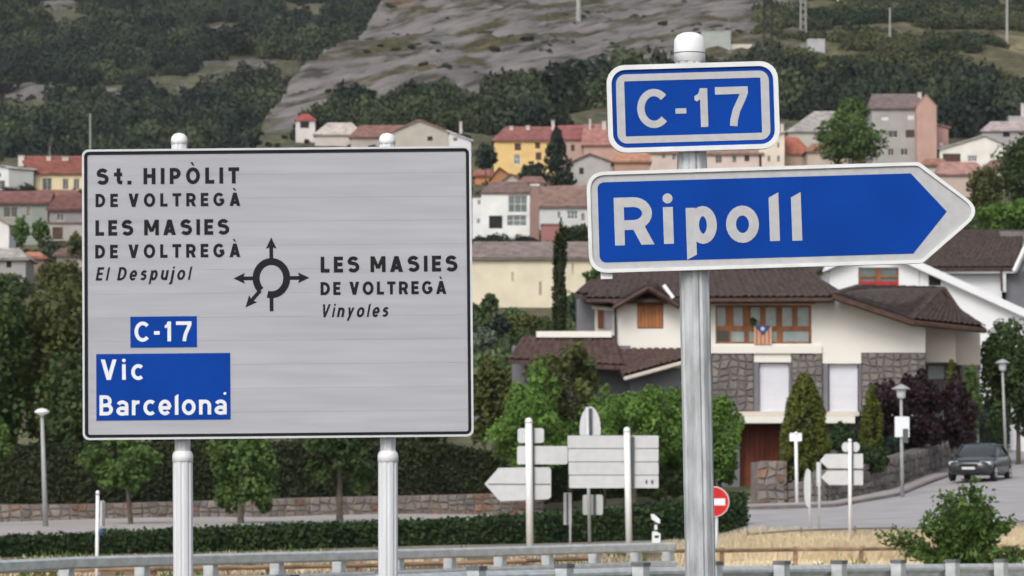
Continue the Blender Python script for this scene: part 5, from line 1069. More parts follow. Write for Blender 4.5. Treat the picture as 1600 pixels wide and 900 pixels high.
# lower left lean-to
A, B, Cc_, D = P(975, 588, YH - 3.4), P(1066, 563, YH - 3.4), P(1066, 545, YH - .7), P(952, 545, YH - .7)
ro = slab(MB(), [A, B, Cc_, D], .18).build('roof', M['tilered'], H); tile_slope(A, B, Cc_, D, M['tilered'], ro); MB().tube(A + Vector((0, -.05, -.12)), B + Vector((0, -.05, -.12)), .09, .09, 6).build('gutter', M['beige'], ro)
ro = slab(MB(), [P(795, 562, YH - 2.6), P(975, 572, YH - 2.6), P(962, 527, YH - .6), P(815, 527, YH - .6)], .18).build('roof', M['tilered'], H); tile_slope(P(795, 562, YH - 2.6), P(975, 572, YH - 2.6), P(962, 527, YH - .6), P(815, 527, YH - .6), M['tilered'], ro)
bx('wall', 985, 575, 1064, 680, YH - 2.4, .4, M['greywall'])
# white skylight strips and chimney
MB().tube(P(1037, 446, YH - 1.3), P(1052, 466, YH - 1.5), .09, .09, 6).build('roof_flashing', M['cap'], ro)
# flag hung from the window band
Yf = YH - .1; fl = thing('flag', 'red and yellow striped flag with blue triangle and white star hung below the window band', 'flag', P(1191, 538, Yf))
cols = ['fy', 'fr']; M['fy'] = mat('yellow_cloth', (.60, .42, .26), .9, 0, .05, 4); M['fr'] = mat('red_cloth', (.50, .17, .11), .9, 0, .05, 4); M['fb'] = mat('blue_cloth', (.05, .09, .25), .9, 0, .05, 4)
for i in range(9): bx('stripe', 1178 + i * 3.1, 509, 1178 + (i + 1) * 3.1, 538, Yf + .004 * (i % 2), .02, M[cols[i % 2]], fl)
MB().prism([(P(x, y, Yf).x, P(x, y, Yf).z) for x, y in ((1179, 509), (1205, 509), (1192, 524))], Yf - .02, Yf - .005).build('triangle', M['fb'], fl)
c = P(1191.5, 513.5, Yf); MB().prism([(c.x + (4.6 if i % 2 == 0 else 2) * YH / F * math.sin(i * math.pi / 5), c.z + (4.6 if i % 2 == 0 else 2) * YH / F * math.cos(i * math.pi / 5)) for i in range(10)], Yf - .04, Yf - .022).build('star', M['white'], fl)
t = tree('potted_plant', 'small green plant at the window band above the flag', 'plant', (1170, 496, 1183, 508), YH - .15, M['lf_dark'], .12, 1.2, .2)
# ------------------------------------------------------------------ second white house behind, right
Y2 = 186.0
H2 = thing('white_house', 'white gabled house with broad white verge and red panelled window behind the brown roofs', 'house', (P(1450, 600, Y2).x, Y2, g1(P(1450, 600, Y2).x, Y2)))
zb = g1(P(1450, 600, Y2).x, Y2) - 1
pp = [(1296, 560), (1600, 560), (1620, 500), (1437, 417), (1370, 388), (1296, 420)]
mb = MB(); hw = px2(1341, 418, 1404.5, 448, Y2); yA_ = P(0, 452, Y2).z
q_ = px2(1296, 414, 1437, 560, Y2); wall_holes(mb, q_[0], q_[2], q_[1], q_[3], [hw], Y2, .2)
mb.add([P(1437, 560, Y2), P(1640, 560, Y2), P(1640, 512, Y2), P(1437, 417, Y2)], [(0, 1, 2, 3)]); mb.add([P(1296, 414, Y2), P(1437, 414, Y2), P(1366, 385, Y2)], [(0, 1, 2)])
mb.add([P(1296, 560, Y2), P(1296, 560, Y2) + Vector((0, 10, 0)), P(1296, 414, Y2) + Vector((0, 10, 0)), P(1296, 414, Y2)], [(3, 2, 1, 0)]); mb.build('wall', M['wallcool'], H2)
MB().box(q_[0], P(1640, 0, Y2).x, Y2 + .1, Y2 + 9, zb, P(0, 560, Y2).z - .0).build('base_wall', M['wallcool'], H2)
wo = MB(); Yw = Y2 + .08
for a, b, c_, d in ((1341, 418, 1344, 448), (1401.5, 418, 1404.5, 448), (1368, 418, 1376, 448), (1344, 431, 1368, 433.5), (1376, 431, 1401.5, 433.5)): wo.pbox(a, b, c_, d, Yw, .08)
wo = wo.build('window', M['woodframe'], H2); bx('pane', 1344, 418, 1401, 448, Y2 + .17, .02, M['glass'], wo); bx('red_panel', 1343, 439.5, 1404, 447.5, Y2 + .03, .04, M['redpanel'], wo)
bx('window', 1451, 429, 1470, 446, Y2 - .03, .06, M['darkopen'], H2)
vb = MB(); a, b = P(1366, 377, Y2 - .5), P(1640, 500, Y2 - .5); a2, b2 = P(1366, 389, Y2 - .5), P(1640, 513, Y2 - .5)
vb.add([a2, b2, b, a, a2 + Vector((0, .9, 0)), b2 + Vector((0, .9, 0)), b + Vector((0, .9, 0)), a + Vector((0, .9, 0))], [(0, 1, 2, 3), (7, 6, 5, 4), (3, 2, 6, 7), (1, 0, 4, 5), (1, 5, 6, 2), (0, 3, 7, 4)])
a, b = P(1288, 412, Y2 - .5), P(1366, 377, Y2 - .5); a2, b2 = P(1288, 424, Y2 - .5), P(1366, 389, Y2 - .5)
vb.add([a2, b2, b, a, a2 + Vector((0, .9, 0)), b2 + Vector((0, .9, 0)), b + Vector((0, .9, 0)), a + Vector((0, .9, 0))], [(0, 1, 2, 3), (7, 6, 5, 4), (3, 2, 6, 7), (1, 0, 4, 5)])
vb.build('verge_board', M['wallcool'], H2)
a, b, c_, d = P(1366, 379, Y2 - .3), P(1640, 503, Y2 - .3), P(1640, 503, Y2 - .3) + Vector((0, 9, 0)), P(1366, 379, Y2 - .3) + Vector((0, 9, 0))
ro = slab(MB(), [a, b, c_, d], .15).build('roof', TL, H2)
a, b = P(1288, 414, Y2 - .3), P(1366, 379, Y2 - .3); slab(MB(), [a, b, b + Vector((0, 9, 0)), a + Vector((0, 9, 0))], .15).build('roof', TL, H2)
Y3 = 199.0
H3 = thing('brown_roofed_house', 'house with wide brown tiled roof and white fascia at the right, above the white gable', 'house', (P(1530, 600, Y3).x, Y3, g1(P(1530, 600, Y3).x, Y3)))
a, b, c_, d = P(1437, 419, Y3), P(1588, 418, Y3), P(1600, 360, Y3 + 5), P(1502, 360, Y3 + 5)
ro = slab(MB(), [a, b, c_, d], .2).build('roof', TL, H3); tile_slope(a, b, c_, d, TL, ro)
bx('fascia', 1450, 419.5, 1587, 426.5, Y3 + .05, .2, M['wallcool'], H3); bx('wall', 1455, 426.5, 1566, 560, Y3 + .7, 8, M['wallcool'], H3); bx('column', 1566, 426, 1572, 456, Y3 + .1, .3, M['wallcool'], H3)
MB().tube(P(1564, 420, Y3 - .1), P(1565.5, 455, Y3 - .1), .06, .06, 6).build('downpipe', M['wooddark'], H3)
MB().tube(P(1585, 424, Y3 - .3), P(1604, 383, Y3 - .3), .14, .14, 4).build('verge_board', M['wallcool'], H3)
MB().add([P(1588, 424, Y3), P(1640, 424, Y3), P(1640, 340, Y3), P(1606, 385, Y3)], [(0, 1, 2, 3)]).build('side_roof', M['greywall'], H3)
bx('wall', 1572.3, 424.5, 1640, 560, Y3 + .6, 7, M['greywall'], H3)
bx('chimney', 1563, 361, 1640, 377, Y3 + 4, 2, M['stonegrey'], H3); bx('chimney_cap', 1560, 377.3, 1640, 384, Y3 + 3.8, 2.3, M['pole'], H3)
# ------------------------------------------------------------------ parked car
def build_car(px, Y, yaw):
    g = GP(px, Y); t = thing('parked_car', 'dark grey saloon parked on the side road, facing down the slope', 'car', g); cy, sy = math.cos(yaw), math.sin(yaw); gx = .02
    def T(x, y, z):   # x forward, y left of the car
        return (g.x + x * sy * -1 + y * cy * 1.0, g.y - x * cy - y * sy * 1.0 * 1, g.z + z + gx)
    # forward points towards the camera (-Y) turned by yaw
    st = [(2.22, .55, .42, .62), (2.15, .74, .30, .70), (1.9, .84, .22, .78), (1.4, .88, .20, .86), (.95, .89, .20, .94), (.3, .90, .20, .96), (-.6, .90, .20, .97), (-1.3, .89, .20, .99), (-1.9, .85, .24, 1.0), (-2.2, .74, .34, .96), (-2.28, .58, .46, .88)]
    v = []; f = []; prof = lambda hw, zl, zt: [(-hw * .9, zl), (-hw, zl + (zt - zl) * .25), (-hw, zl + (zt - zl) * .6), (-hw * .93, zt - .07), (-hw * .80, zt), (-hw * .3, zt + .03), (hw * .3, zt + .03), (hw * .80, zt), (hw * .93, zt - .07), (hw, zl + (zt - zl) * .6), (hw, zl + (zt - zl) * .25), (hw * .9, zl)]
    for x, hw, zl, zt in st: v += [T(x, y, z) for y, z in prof(hw, zl, zt)]
    n = 12
    for i in range(len(st) - 1):
        for k in range(n): j = (k + 1) % n; f.append((i * n + k, i * n + j, (i + 1) * n + j, (i + 1) * n + k))
    f += [tuple(range(n - 1, -1, -1)), tuple(range((len(st) - 1) * n, len(st) * n))]
    body = MB().add(v, f).build('body', M['carpaint'], t, True)
    cs = [(.98, .76, .93, .95), (.25, .66, .95, 1.39), (-.35, .64, .95, 1.45), (-1.0, .64, .95, 1.41), (-1.95, .70, .97, 1.03)]
    v = []; f = []
    for x, hw, zl, zt in cs:
        b = .80 if zt > 1.2 else hw; v += [T(x, y, z) for y, z in ((-b, zl), (-hw, zt - .06 if zt > 1.2 else zt), (-hw * .75, zt), (hw * .75, zt), (hw, zt - .06 if zt > 1.2 else zt), (b, zl))]
    for i in range(len(cs) - 1):
        for k in range(5): f.append((i * 6 + k, i * 6 + k + 1, (i + 1) * 6 + k + 1, (i + 1) * 6 + k))
    MB().add(v, f).build('windows', M['carglass'], t, True)
    v = []; f = []
    for x, hw, z in ((.20, .62, 1.40), (-.35, .62, 1.465), (-1.0, .62, 1.425), (-1.15, .60, 1.38)): v += [T(x, -hw, z - .035), T(x, -hw * .75, z), T(x, hw * .75, z), T(x, hw, z - .035)]
    for i in range(3):
        for k in range(3): f.append((i * 4 + k, i * 4 + k + 1, (i + 1) * 4 + k + 1, (i + 1) * 4 + k))
    MB().add(v, f).build('roof', M['carpaint'], t, True)
    for s in (-1, 1):
        pl = MB()
        for (xa, ya, za, xb, yb, zb_) in ((.98, .76, .95, .22, .66, 1.36), (.22, .66, 1.36, -1.0, .655, 1.38), (-1.0, .655, 1.38, -1.9, .72, 1.02), (-.35, .80, .98, -.4, .66, 1.39)): pl.tube(T(xa, s * ya, za), T(xb, s * yb, zb_), .035, .035, 6)
        pl.build('pillar', M['carpaint'], t)
        mb = MB(); mb.hexa([T(x, s * y, z) for z in (.60, .73) for x, y in ((2.17, .42), (2.02, .80), (1.80, .845), (1.95, .42))]).build('headlight', M['headlamp'], t)
        MB().hexa([T(x, s * y, z) for z in (.93, 1.06) for x, y in ((.72, .86), (.72, 1.03), (.60, 1.03), (.60, .86))]).build('mirror', M['carpaint'], t)
        MB().hexa([T(x, s * y, z) for z in (.30, .42) for x, y in ((2.2, .48), (2.1, .72), (2.0, .72), (2.1, .48))]).build('fog_lamp', M['tyre'], t)
        for wx_ in (1.38, -1.38):
            a = Vector(T(wx_, s * .70, .31)); b = Vector(T(wx_, s * .90, .31)); d = b - a
            ty = MB().lathe(a, [(.20, .0), (.30, 0), (.315, .03), (.315, .17), (.30, .20), (.22, .20), (.20, .18)], 20, d).build('wheel', M['tyre'], t, False)
            ri = MB().lathe(a + d * .8, [(.20, .0), (.205, .04), (.17, .045), (.05, .03)], 20, d)
            ri.build('rim', M['chrome'], ty)
            sp = MB(); c0 = a + d * 1.06; up = Vector((0, 0, 1)); fw = d.normalized().cross(up)
            for i in range(5): an = i * 1.2566; e_ = c0 + (up * math.cos(an) + fw * math.sin(an)) * .19; sp.tube(c0, e_, .025, .02, 5)
            sp.build('spokes', M['chrome'], ty); MB().lathe(a + d * .2, [(.335, -.02), (.34, .14)], 20, d).build('wheel_arch', M['tyre'], body)
    MB().hexa([T(x, y, z) for z in (.50, .64) for x, y in ((2.235, -.36), (2.235, .36), (2.12, .36), (2.12, -.36))]).build('grille', M['tyre'], t)
    MB().hexa([T(x, y, z) for z in (.27, .40) for x, y in ((2.235, -.50), (2.235, .50), (2.1, .50), (2.1, -.50))]).build('air_intake', M['tyre'], t)
    MB().hexa([T(x, y, z) for z in (.42, .51) for x, y in ((2.25, -.25), (2.25, .25), (2.22, .25), (2.22, -.25))]).build('number_plate', M['plate'], t)
    return t
build_car(1531, 143.5, math.radians(19))
# ------------------------------------------------------------------ trees and shrubs
T_ = tree
T_('large_tree', 'tall dark olive tree filling the left edge, behind the flat headed lamp', 'tree', (-70, 400, 60, 770), 156, M['lf_dark'], .24, 1.0, 3)
T_('large_tree', 'broad olive brown tree against the left edge of the board', 'tree', (0, 415, 175, 770), 158, M['lf_olive'], .24, .8, 3)
T_('large_tree', 'dark rounded tree low between the left lamp and the board', 'tree', (40, 530, 200, 770), 153, M['lf_dark'], .22, 1.0, 3)
T_('large_tree', 'dark garden tree behind the lower left of the board', 'tree', (160, 560, 420, 770), 160, M['lf_dark'], .26, .7, 3)
T_('large_tree', 'dark garden tree behind the lower right of the board', 'tree', (400, 540, 740, 770), 162, M['lf_dark'], .28, .6, 3)
T_('street_tree', 'bright green tree tip at the far left edge', 'tree', (-50, 640, 22, 745), 133, M['lf_mid'], .16, 1.0)
for lb, bx_, Y, m, tw, le in (('round street tree with slim bare trunk left of the first board post', (118, 662, 268, 775), 134, 'lf_mid', .10, .3), ('round bright street tree between the two board posts', (298, 660, 455, 815), 133, 'lf_mid', .13, 0), ('dark green street tree left of the second board post', (462, 650, 600, 775), 136, 'lf_dark', .14, .0)):
    T_('street_tree', lb, 'tree', bx_, Y, M[m], .17, 1.0, grp='street trees along the pavement', trunk=tw, lean=le)
T_('shrub', 'silvery green shrub top beside the right edge of the board', 'shrub', (735, 505, 780, 560), 166, M['lf_silver'], .16, 1.0)
T_('large_shrub', 'olive brown bush between the board and the garden wall', 'shrub', (728, 545, 815, 720), 162, M['lf_olive'], .2, 1.0)
T_('shrub', 'dark bush before the cream building beside the board', 'shrub', (747, 457, 788, 492), 300, M['lf_dark'], .3, 1.0)
T_('conical_shrub', 'dark narrow evergreen right of the board edge', 'shrub', (762, 487, 800, 532), 250, M['lf_fir'], .26, 1.0)
T_('large_shrub', 'scruffy olive tree with yellowish tip in front of the lean-to roofs', 'shrub', (820, 520, 962, 690), 153, M['lf_olive'], .17, .85, rc=.2)
T_('large_shrub', 'yellow green feathery bush at the left below the parapet', 'shrub', (815, 555, 880, 660), 150, M['lf_bright'], .15, .55)
for lb, bx_, Y in (('bright green bush left of the oval sign', (752, 602, 912, 745), 148), ('bright green bush right of the oval sign, tallest of three', (902, 585, 1080, 765), 149), ('bright green bush right of the tall grey post', (1072, 595, 1168, 770), 149), ('bright green bush under the lean-to roof, beside the post', (980, 600, 1100, 745), 150), ('bright green bush below the parapet at left', (775, 585, 880, 720), 150.5)):
    T_('garden_bush', lb, 'shrub', bx_, Y, M['lf_bright'], .135, 1.1 , grp='bright green garden bushes')
T_('large_shrub', 'darker green bush hanging behind the no entry sign', 'shrub', (1070, 690, 1160, 775), 150, M['lf_mid'], .16, 1.0)
T_('large_shrub', 'mid green bush behind the wide planked sign', 'shrub', (980, 680, 1080, 790), 150, M['lf_dark'], .16, 1.0)
T_('garden_shrub', 'sparse green yellow shrub behind the two small grey plates', 'shrub', (900, 600, 990, 690), 151, M['lf_bright'], .15, .6)
T_('cypress', 'tall narrow dark cypress column before the cream building', 'tree', (861, 348, 888, 530), 190, M['lf_cypress'], .15, 1.8, shape='column', rc=.3, nc=60, core=True)
T_('small_conifer', 'dark pine like mass right of the tall cypress', 'tree', (886, 448, 948, 520), 185, M['lf_fir'], .18, 1.2)
T_('small_conifer', 'small green shrub top left of the sign bracket', 'shrub', (908, 418, 942, 445), 240, M['lf_mid'], .2, 1.0)
T_('fir_tree', 'dark pointed fir in front of the yellow and salmon houses', 'tree', (835, 200, 905, 295), 690, M['lf_fir'], .55, 1.2, shape='cone', nc=50)
for lb, bx_ in (('low dark trees left of the fir below the yellow house', (805, 252, 862, 296)), ('dark tree left of the yellow house', (736, 222, 782, 268)), ('dark bushes at the foot of the fir', (858, 262, 905, 300))): T_('dark_tree', lb, 'tree', bx_, 680, M['lf_fir'], .6, 1.1, grp='dark trees among the village houses')
T_('hedge_row', 'dark green hedge mass below the long red brown roof', 'shrub', (872, 345, 925, 388), 555, M['lf_dark'], .5, 1.1)
T_('leafy_tree', 'big fresh green tree standing before the grey apartment block', 'tree', (1262, 168, 1392, 262), 640, M['lf_mid'], .55, 1.1, rc=.22)
T_('leafy_tree', 'pointed top of the fresh green tree left of the apartment roof', 'tree', (1300, 142, 1362, 215), 645, M['lf_mid'], .55, 1.0)
T_('topiary_tree', 'cone shaped clipped golden green tree in front of the garage', 'tree', (1214, 580, 1301, 757), 137, M['lf_topiary'], .09, 1.6, shape='dome', rc=.13, nc=420, core=True)
T_('topiary_tree', 'slim small cone shaped conifer by the lamp with the notice', 'tree', (1343, 606, 1380, 716), 146, M['lf_topiary'], .11, 1.4, shape='dome', rc=.3, nc=80)
T_('small_conifer', 'yellowish conifer tip rising out of the purple shrubs', 'tree', (1468, 562, 1506, 640), 154, M['lf_topiary'], .13, 1.1, shape='cone')
for lb, bx_, Y in (('purple leaved shrub left part behind the noticed lamp', (1330, 582, 1432, 715), 150), ('tall purple leaved shrub in the middle', (1392, 565, 1486, 715), 151), ('purple leaved shrub at the right end before the stone', (1456, 572, 1536, 712), 152)): T_('purple_shrub', lb, 'shrub', bx_, Y, M['lf_purple'], .15, 1.2, grp='purple leaved shrubs below the white house')
T_('dark_tree', 'dense dark green tree at the right edge behind the lamp', 'tree', (1516, 476, 1665, 700), 163, M['lf_dark'], .16, 1.5)
T_('climbing_plant', 'green climber on the stone corner right of the purple shrubs', 'shrub', (1500, 560, 1538, 705), 158, M['lf_mid'], .13, 1.0)
T_('large_shrub', 'brownish scrub before the cream building right of the board', 'shrub', (785, 478, 862, 540), 260, M['lf_olive'], .22, 1.2)
T_('large_shrub', 'olive scrub under the cream building wall left of the cypress', 'shrub', (800, 500, 880, 560), 240, M['lf_dark'], .22, 1.0)
T_('village_tree', 'dark spreading tree below the village at the left edge', 'tree', (-40, 420, 60, 480), 400, M['lf_dark'], .32, 1.2)
T_('village_tree', 'olive tree below the unfinished house beside the board', 'tree', (50, 402, 150, 470), 380, M['lf_olive'], .32, 1.2)
T_('garden_shrub', 'dark green shrub at the foot of the slim cone', 'shrub', (1300, 690, 1400, 745), 139, M['lf_hedge'], .13, 1.2)
T_('garden_shrub', 'green climber under the balcony edge beside the cone', 'shrub', (1292, 655, 1350, 720), 150, M['lf_hedge'], .14, 1.2)
hedge('garden_hedge', 'dark clipped hedge above the retaining wall beside the car', [(1385, 690, 146), (1460, 668, 158), (1545, 640, 180), (1640, 628, 200)], 0, 1.5, M['lf_fir'], .16, .8)
for lb, bx_, Y, m in (('tree with brownish top right of the arrow tip', (1505, 250, 1575, 350), 420, 'lf_olive'), ('dark tree at the right edge above the brown roof', (1548, 205, 1650, 330), 430, 'lf_dark'), ('light green bush mass above the brown tiled roof', (1510, 308, 1640, 372), 330, 'lf_bright')): T_('leafy_tree', lb, 'tree', bx_, Y, M[m], .34, 1.2)
for i, (bx_, m, lb) in enumerate((((15, 335, 50, 388), 'lf_mid', 'green tree before the grey green house, left of the pair'), ((48, 338, 80, 385), 'lf_mid', 'green tree before the grey green house, right of the pair'), ((100, 362, 140, 410), 'lf_olive', 'olive shrubs beside the unfinished house'), ((20, 386, 100, 440), 'lf_dark', 'dark bushes under the unfinished house'))): T_('village_tree', lb, 'tree', bx_, 500, M[m], .45, 1.1)
# ragged feathery bush in front of the side road
def feather_bush():
    Y = 78.0; k = Y / F; base = GP(1500, Y); t = thing('feathery_bush', 'green feathery leaved sapling bush in the dry grass at lower right', 'bush', base); mb = MB(); cen = []; outs = []
    tips = []
    for i in range(120):
        a = rng.uniform(0, 6.283); r = rng.uniform(.15, 1); x = math.cos(a) * r; tz = rng.uniform(.15, 1.0)
        tips.append((x * 85 * (1.15 - .55 * tz), math.sin(a) * r * .9, tz))
    for tx in ((-120, .3, .42), (-128, 0, .50), (-105, .2, .55), (-95, -.2, .25), (85, .2, .62), (80, .0, .70), (60, -.1, .62), (110, .1, .30), (120, .3, .22), (98, -.3, .15), (22, 0, 1.18), (5, .1, 1.12), (35, .1, 1.05), (-60, .1, .62), (48, -.2, .8)): tips += [tx, (tx[0] * .92, tx[1] + .2, tx[2] * .9), (tx[0] * .8, tx[1] - .1, tx[2] * .97)]
    for tx, ty, tz in tips:
        e = Vector((base.x + tx * k, Y + ty, base.z + .12 + tz * 1.66)); s = base + Vector((tx * k * .15, ty * .1, tz * .35)); m_ = s.lerp(e, .55) + Vector((0, 0, .22 * (1 - tz * .5)))
        pts = [s * (1 - u) ** 2 + m_ * 2 * u * (1 - u) + e * u * u for u in np.linspace(0, 1, 14)]
        for a, b in zip(pts[:-1:3], pts[3::3]): mb.tube(a, b, .010, .007, 4)
        for j, p in enumerate(pts[2:]):
            for q_ in range(5): cen.append(np.array(p) + rng.normal(0, .055, 3)); outs.append([0, 0, 1])
    v, q_ = leaf_quads(np.array(cen), .085, .6, np.array(outs, float) * .3, 1.35); npmesh('foliage', v, q_, M['lf_sapling'], t, 'stuff'); mb.build('stem', M['bark'], t)
feather_bush()
# ------------------------------------------------------------------ dry grass and verge scrub
def blades(n, pxr, Yr, h, m, name, label, w=.02, f=None):
    px = rng.uniform(*pxr, n); Y = rng.uniform(*Yr, n); X = (px - 800) / F * Y
    if f is not None: k = f(px, Y); X, Y = X[k], Y[k]; n = len(X)
    Z = gz(X, Y) - .02; hh = h * rng.uniform(.4, 1.25, n) * (.5 + 1.0 * fbm(X * .8, Y * .3, 3, 3)); a = rng.uniform(0, 6.28, n); lx = np.cos(a) * hh * .35; ly = np.sin(a) * hh * .35; wx = np.sin(a + 1) * w; wy = np.cos(a + 1) * w
    B_ = np.stack([X, Y, Z], 1); W_ = np.stack([wx, wy, np.zeros(n)], 1); T1 = B_ + np.stack([lx, ly, hh], 1)
    v = np.stack([B_ - W_, B_ + W_, T1 + W_ * .3, T1 - W_ * .3], 1).reshape(-1, 3); o = npmesh(name, v, np.arange(n * 4).reshape(-1, 4), m, None, 'stuff'); return tag(o, label, 'grass')
blades(9000, (1040, 1720), (66, 91), .11, M['straw'], 'dry_grass', 'short pale dry grass in front of the wooden fence on the right')
blades(22000, (1040, 1720), (91, 104), .26, M['straw'], 'dry_grass', 'pale dry grass covering the verge below the side road')
blades(9000, (-150, 1060), (64, 98), .15, M['straw'], 'dry_grass', 'dry grass and straw between the double rail barrier and the low hedge', .02, lambda px, Y: fbm(px * .02, Y * .2, 3, 6) > .42)
blades(2600, (1040, 1720), (64, 98), .14, M['lf_bright'], 'green_weeds', 'green weeds growing in patches through the dry grass', .03, lambda px, Y: fbm(px * .013, Y * .12, 3, 16) > .58)
blades(5000, (-150, 1060), (62, 98), .26, M['lf_mid'], 'green_weeds', 'green weeds along the foot of the low hedge', .03, lambda px, Y: fbm(px * .02, Y * .12, 3, 19) > .5)
# ------------------------------------------------------------------ woods and scrub of the hills
def crown_variant(k, n, leaf, mtl, coll, low=-.35):
    nc = 9 + 3 * (k % 3); cc = rng.normal(size=(nc, 3)); cc /= np.linalg.norm(cc, axis=1)[:, None]; cc[:, 2] = np.abs(cc[:, 2]) * 1.1 + low * .5; cc *= rng.uniform(.35, .72, (nc, 1)); cc[:, 0] *= rng.uniform(.8, 1.2)
    i = rng.integers(0, nc, n); d = rng.normal(size=(n, 3)); d /= np.linalg.norm(d, axis=1)[:, None]; rr = rng.uniform(.26, .46, nc)
    p = cc[i] + d * (rr[i] * rng.uniform(.5, 1, n) ** .4)[:, None]; p[:, 2] += .15
    v, q_ = leaf_quads(p, leaf, .35, d); o = npmesh('crown_form', v, q_, mtl); C.objects.unlink(o); coll.objects.link(o)
VAR = {}
def variants(m, n, leaf):
    key = (m.name, n, leaf)
    if key not in VAR:
        co = bpy.data.collections.new('crown_forms'); VAR[key] = co
        for k in range(7): crown_variant(k, n, leaf, m, co)
    return VAR[key]
def scatter(name, label, n, dens_f, Yr, rad, m, leaves, leaf, squash=.8, pxr=(-260, 1860)):
    px = rng.uniform(*pxr, n); Y = rng.uniform(Yr[0] ** .5, Yr[1] ** .5, n) ** 2; X = (px - 800) / F * Y
    k = rng.random(n) < dens_f(px, Y, X); px, Y, X = px[k], Y[k], X[k]; n = len(X)
    Z = gz(X, Y); R_ = rad[0] + (rad[1] - rad[0]) * rng.random(n) ** 1.6 * (.5 + .9 * fbm(X * .02, Y * .02, 2, 99)); coll = variants(m, leaves, leaf)
    me = bpy.data.meshes.new(name); me.vertices.add(n); me.vertices.foreach_set('co', np.stack([X, Y, Z], 1).astype(np.float32).ravel())
    at = me.attributes.new('crown_scale', 'FLOAT_VECTOR', 'POINT'); at.data.foreach_set('vector', (np.stack([R_ * rng.uniform(.85, 1.2, n), R_, R_ * squash * rng.uniform(.8, 1.3, n)], 1)).astype(np.float32).ravel())
    at = me.attributes.new('turn', 'FLOAT_VECTOR', 'POINT'); at.data.foreach_set('vector', np.stack([np.zeros(n), np.zeros(n), rng.uniform(0, 6.28, n)], 1).astype(np.float32).ravel())
    ob = bpy.data.objects.new(name, me); C.objects.link(ob); ob['kind'] = 'stuff'
    ng = bpy.data.node_groups.new(name, 'GeometryNodeTree'); ng.interface.new_socket('Geometry', in_out='INPUT', socket_type='NodeSocketGeometry'); ng.interface.new_socket('Geometry', in_out='OUTPUT', socket_type='NodeSocketGeometry')
    N = ng.nodes; L = ng.links; gi = N.new('NodeGroupInput'); go = N.new('NodeGroupOutput'); mp = N.new('GeometryNodeMeshToPoints'); ip = N.new('GeometryNodeInstanceOnPoints'); ci = N.new('GeometryNodeCollectionInfo')
    ci.inputs['Collection'].default_value = coll; ci.inputs['Separate Children'].default_value = True; ip.inputs['Pick Instance'].default_value = True
    rv = N.new('FunctionNodeRandomValue'); rv.data_type = 'INT'; rv.inputs[4].default_value = 0; rv.inputs[5].default_value = 6
    a1 = N.new('GeometryNodeInputNamedAttribute'); a1.data_type = 'FLOAT_VECTOR'; a1.inputs['Name'].default_value = 'crown_scale'; a2 = N.new('GeometryNodeInputNamedAttribute'); a2.data_type = 'FLOAT_VECTOR'; a2.inputs['Name'].default_value = 'turn'
    L.new(gi.outputs[0], mp.inputs['Mesh']); L.new(mp.outputs[0], ip.inputs['Points']); L.new(ci.outputs[0], ip.inputs['Instance']); L.new(rv.outputs[2], ip.inputs['Instance Index'])
    L.new(a1.outputs[0], ip.inputs['Scale']); L.new(a2.outputs[0], ip.inputs['Rotation']); L.new(ip.outputs[0], go.inputs[0])
    md = ob.modifiers.new('crowns', 'NODES'); md.node_group = ng
    tag(ob, label, 'trees' if 'wood' in name else 'scrub'); return n
def bp(Y): return np.interp(Y, [780, 860, 900, 1000, 1100, 1200, 1350, 1450, 2000, 3500], [384, 396, 416, 474, 518, 546, 578, 600, 740, 1100])
def d_left(px, Y, X): return np.where((px < bp(Y) - 4) & (fbm(X * .02, Y * .012, 3, 61) > .29), 1.0, 0) * (np.maximum(clearing(px, Y + 6), clearing(px, Y + 24)) < .50)
def d_belt(px, Y, X):
    top = np.interp(px, [380, 760, 770, 900, 1000, 1100, 1240, 1400, 1600], [780, 780, 872, 892, 925, 945, 955, 960, 950]) + 30 * (fbm(px * .02, px * 0, 3, 9) - .5)
    return ((Y < top) & (fbm(X * .03, Y * .02, 3, 71) > .33)).astype(float)
def d_right(px, Y, X): return ((~((px > 1080) & (px < 1312) & (Y > YHUT - 75) & (Y < YHUT + 8))) & (px > 1195) & (fbm(X * .02, Y * .012, 3, 81) > .42)).astype(float)
def d_spur(px, Y, X): return ((px > bp(Y) + 10) & (px < 1240) & (fbm(X * .03, Y * .02, 3, 91) > .53)).astype(float) * .8
scatter('hill_woods', 'dark dense woods covering the left hillside', 5600, d_left, (800, 1900), (3.2, 10.5), M['lf_forest'], 800, .15, 1.15, (-260, 720))
scatter('hill_woods', 'trees standing between the bell tower houses and the rock face', 620, lambda px, Y, X: ((Y < np.interp(px, [470, 500, 540, 590, 620, 690, 720, 780], [812, 836, 862, 840, 868, 888, 845, 862])) & (fbm(X * .05, Y * .03, 3, 72) > .30)).astype(float), (806, 915), (2.0, 6.0), M['lf_forest'], 800, .15, 1.3, (470, 775))
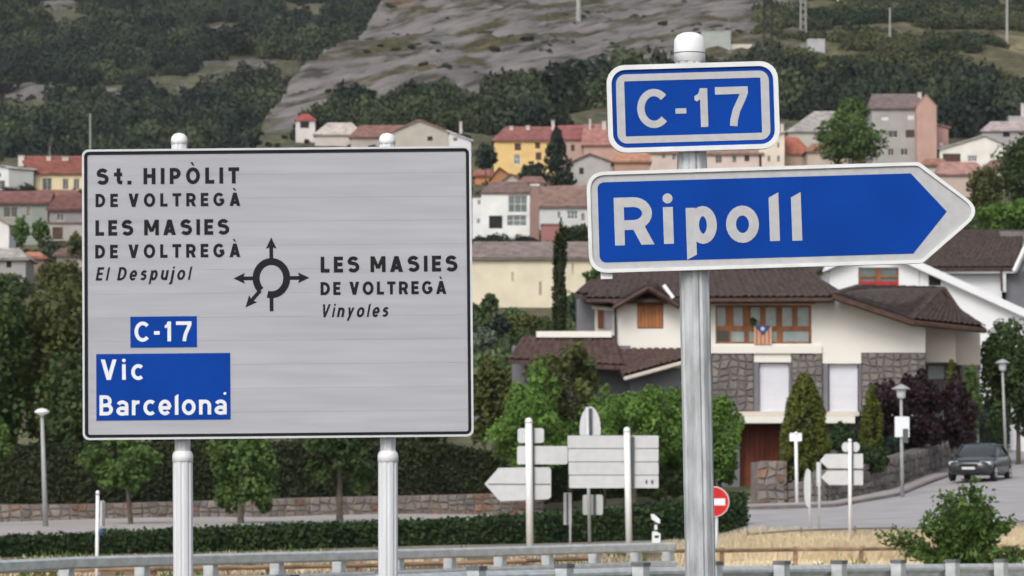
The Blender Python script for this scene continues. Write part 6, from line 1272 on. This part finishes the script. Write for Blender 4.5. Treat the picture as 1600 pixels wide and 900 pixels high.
scatter('hill_woods', 'belt of dark green trees between the village and the rocks', 2600, d_belt, (814, 1090), (2.4, 8.5), M['lf_forest'], 800, .15, 1.3, (380, 1860))
scatter('hill_scrub', 'green scrub over the right hillside around the poles', 4600, d_right, (1000, 1800), (3, 6.5), M['lf_scrub'], 500, .17, .8, (1180, 1900))
scatter('rock_scrub', 'low scrub and grass tufts clinging to the bare rocky spur', 2000, d_spur, (860, 1600), (.5, 2.8), M['lf_scrub'], 500, .17, .6, (400, 1260))
scatter('hill_scrub', 'small bushes dotted over the open grassy parts of the left hillside', 3000, lambda px, Y, X: ((px < bp(Y) - 4) & (fbm(X * .04, Y * .03, 3, 63) > .44)).astype(float), (1100, 1900), (.8, 2.6), M['lf_forest'], 500, .17, .8, (-260, 720))
scatter('hill_woods', 'row of brighter green trees along the foot of the left hillside', 420, lambda px, Y, X: (fbm(X * .05, Y * .02, 3, 47) > .40).astype(float), (1120, 1235), (5.5, 9), M['lf_forestlight'], 800, .14, 1.1, (-260, 430))
scatter('village_woods', 'trees filling the slope below the village houses', 2000, lambda px, Y, X: (fbm(X * .04, Y * .02, 3, 41) > .30).astype(float), (225, 425), (1.6, 3.2), M['lf_forestlight'], 800, .14, 1.2, (-260, 1860))
scatter('village_scrub', 'low garden bushes scattered between the village houses', 3000, lambda px, Y, X: (fbm(X * .05, Y * .03, 3, 43) > .42).astype(float), (440, 812), (.9, 2.0), M['lf_forest'], 800, .15, .95, (-260, 1860))

# ------------------------------------------------------------------ the air
hz = MB().box(-2600, 3000, -120, 3800, -12, 520).build('haze', M['glass'], None, False, 'stuff')
hm = bpy.data.materials.new('air'); hm.use_nodes = True; hn = hm.node_tree.nodes; hn.remove(hn['Principled BSDF']); pv = hn.new('ShaderNodeVolumePrincipled')
pv.inputs['Color'].default_value = (.86, .90, .95, 1); pv.inputs['Density'].default_value = .000038; hm.node_tree.links.new(pv.outputs[0], hn['Material Output'].inputs['Volume'])
hz.data.materials.clear(); hz.data.materials.append(hm); tag(hz, 'thin pale haze filling the air between the camera and the hills', 'haze')
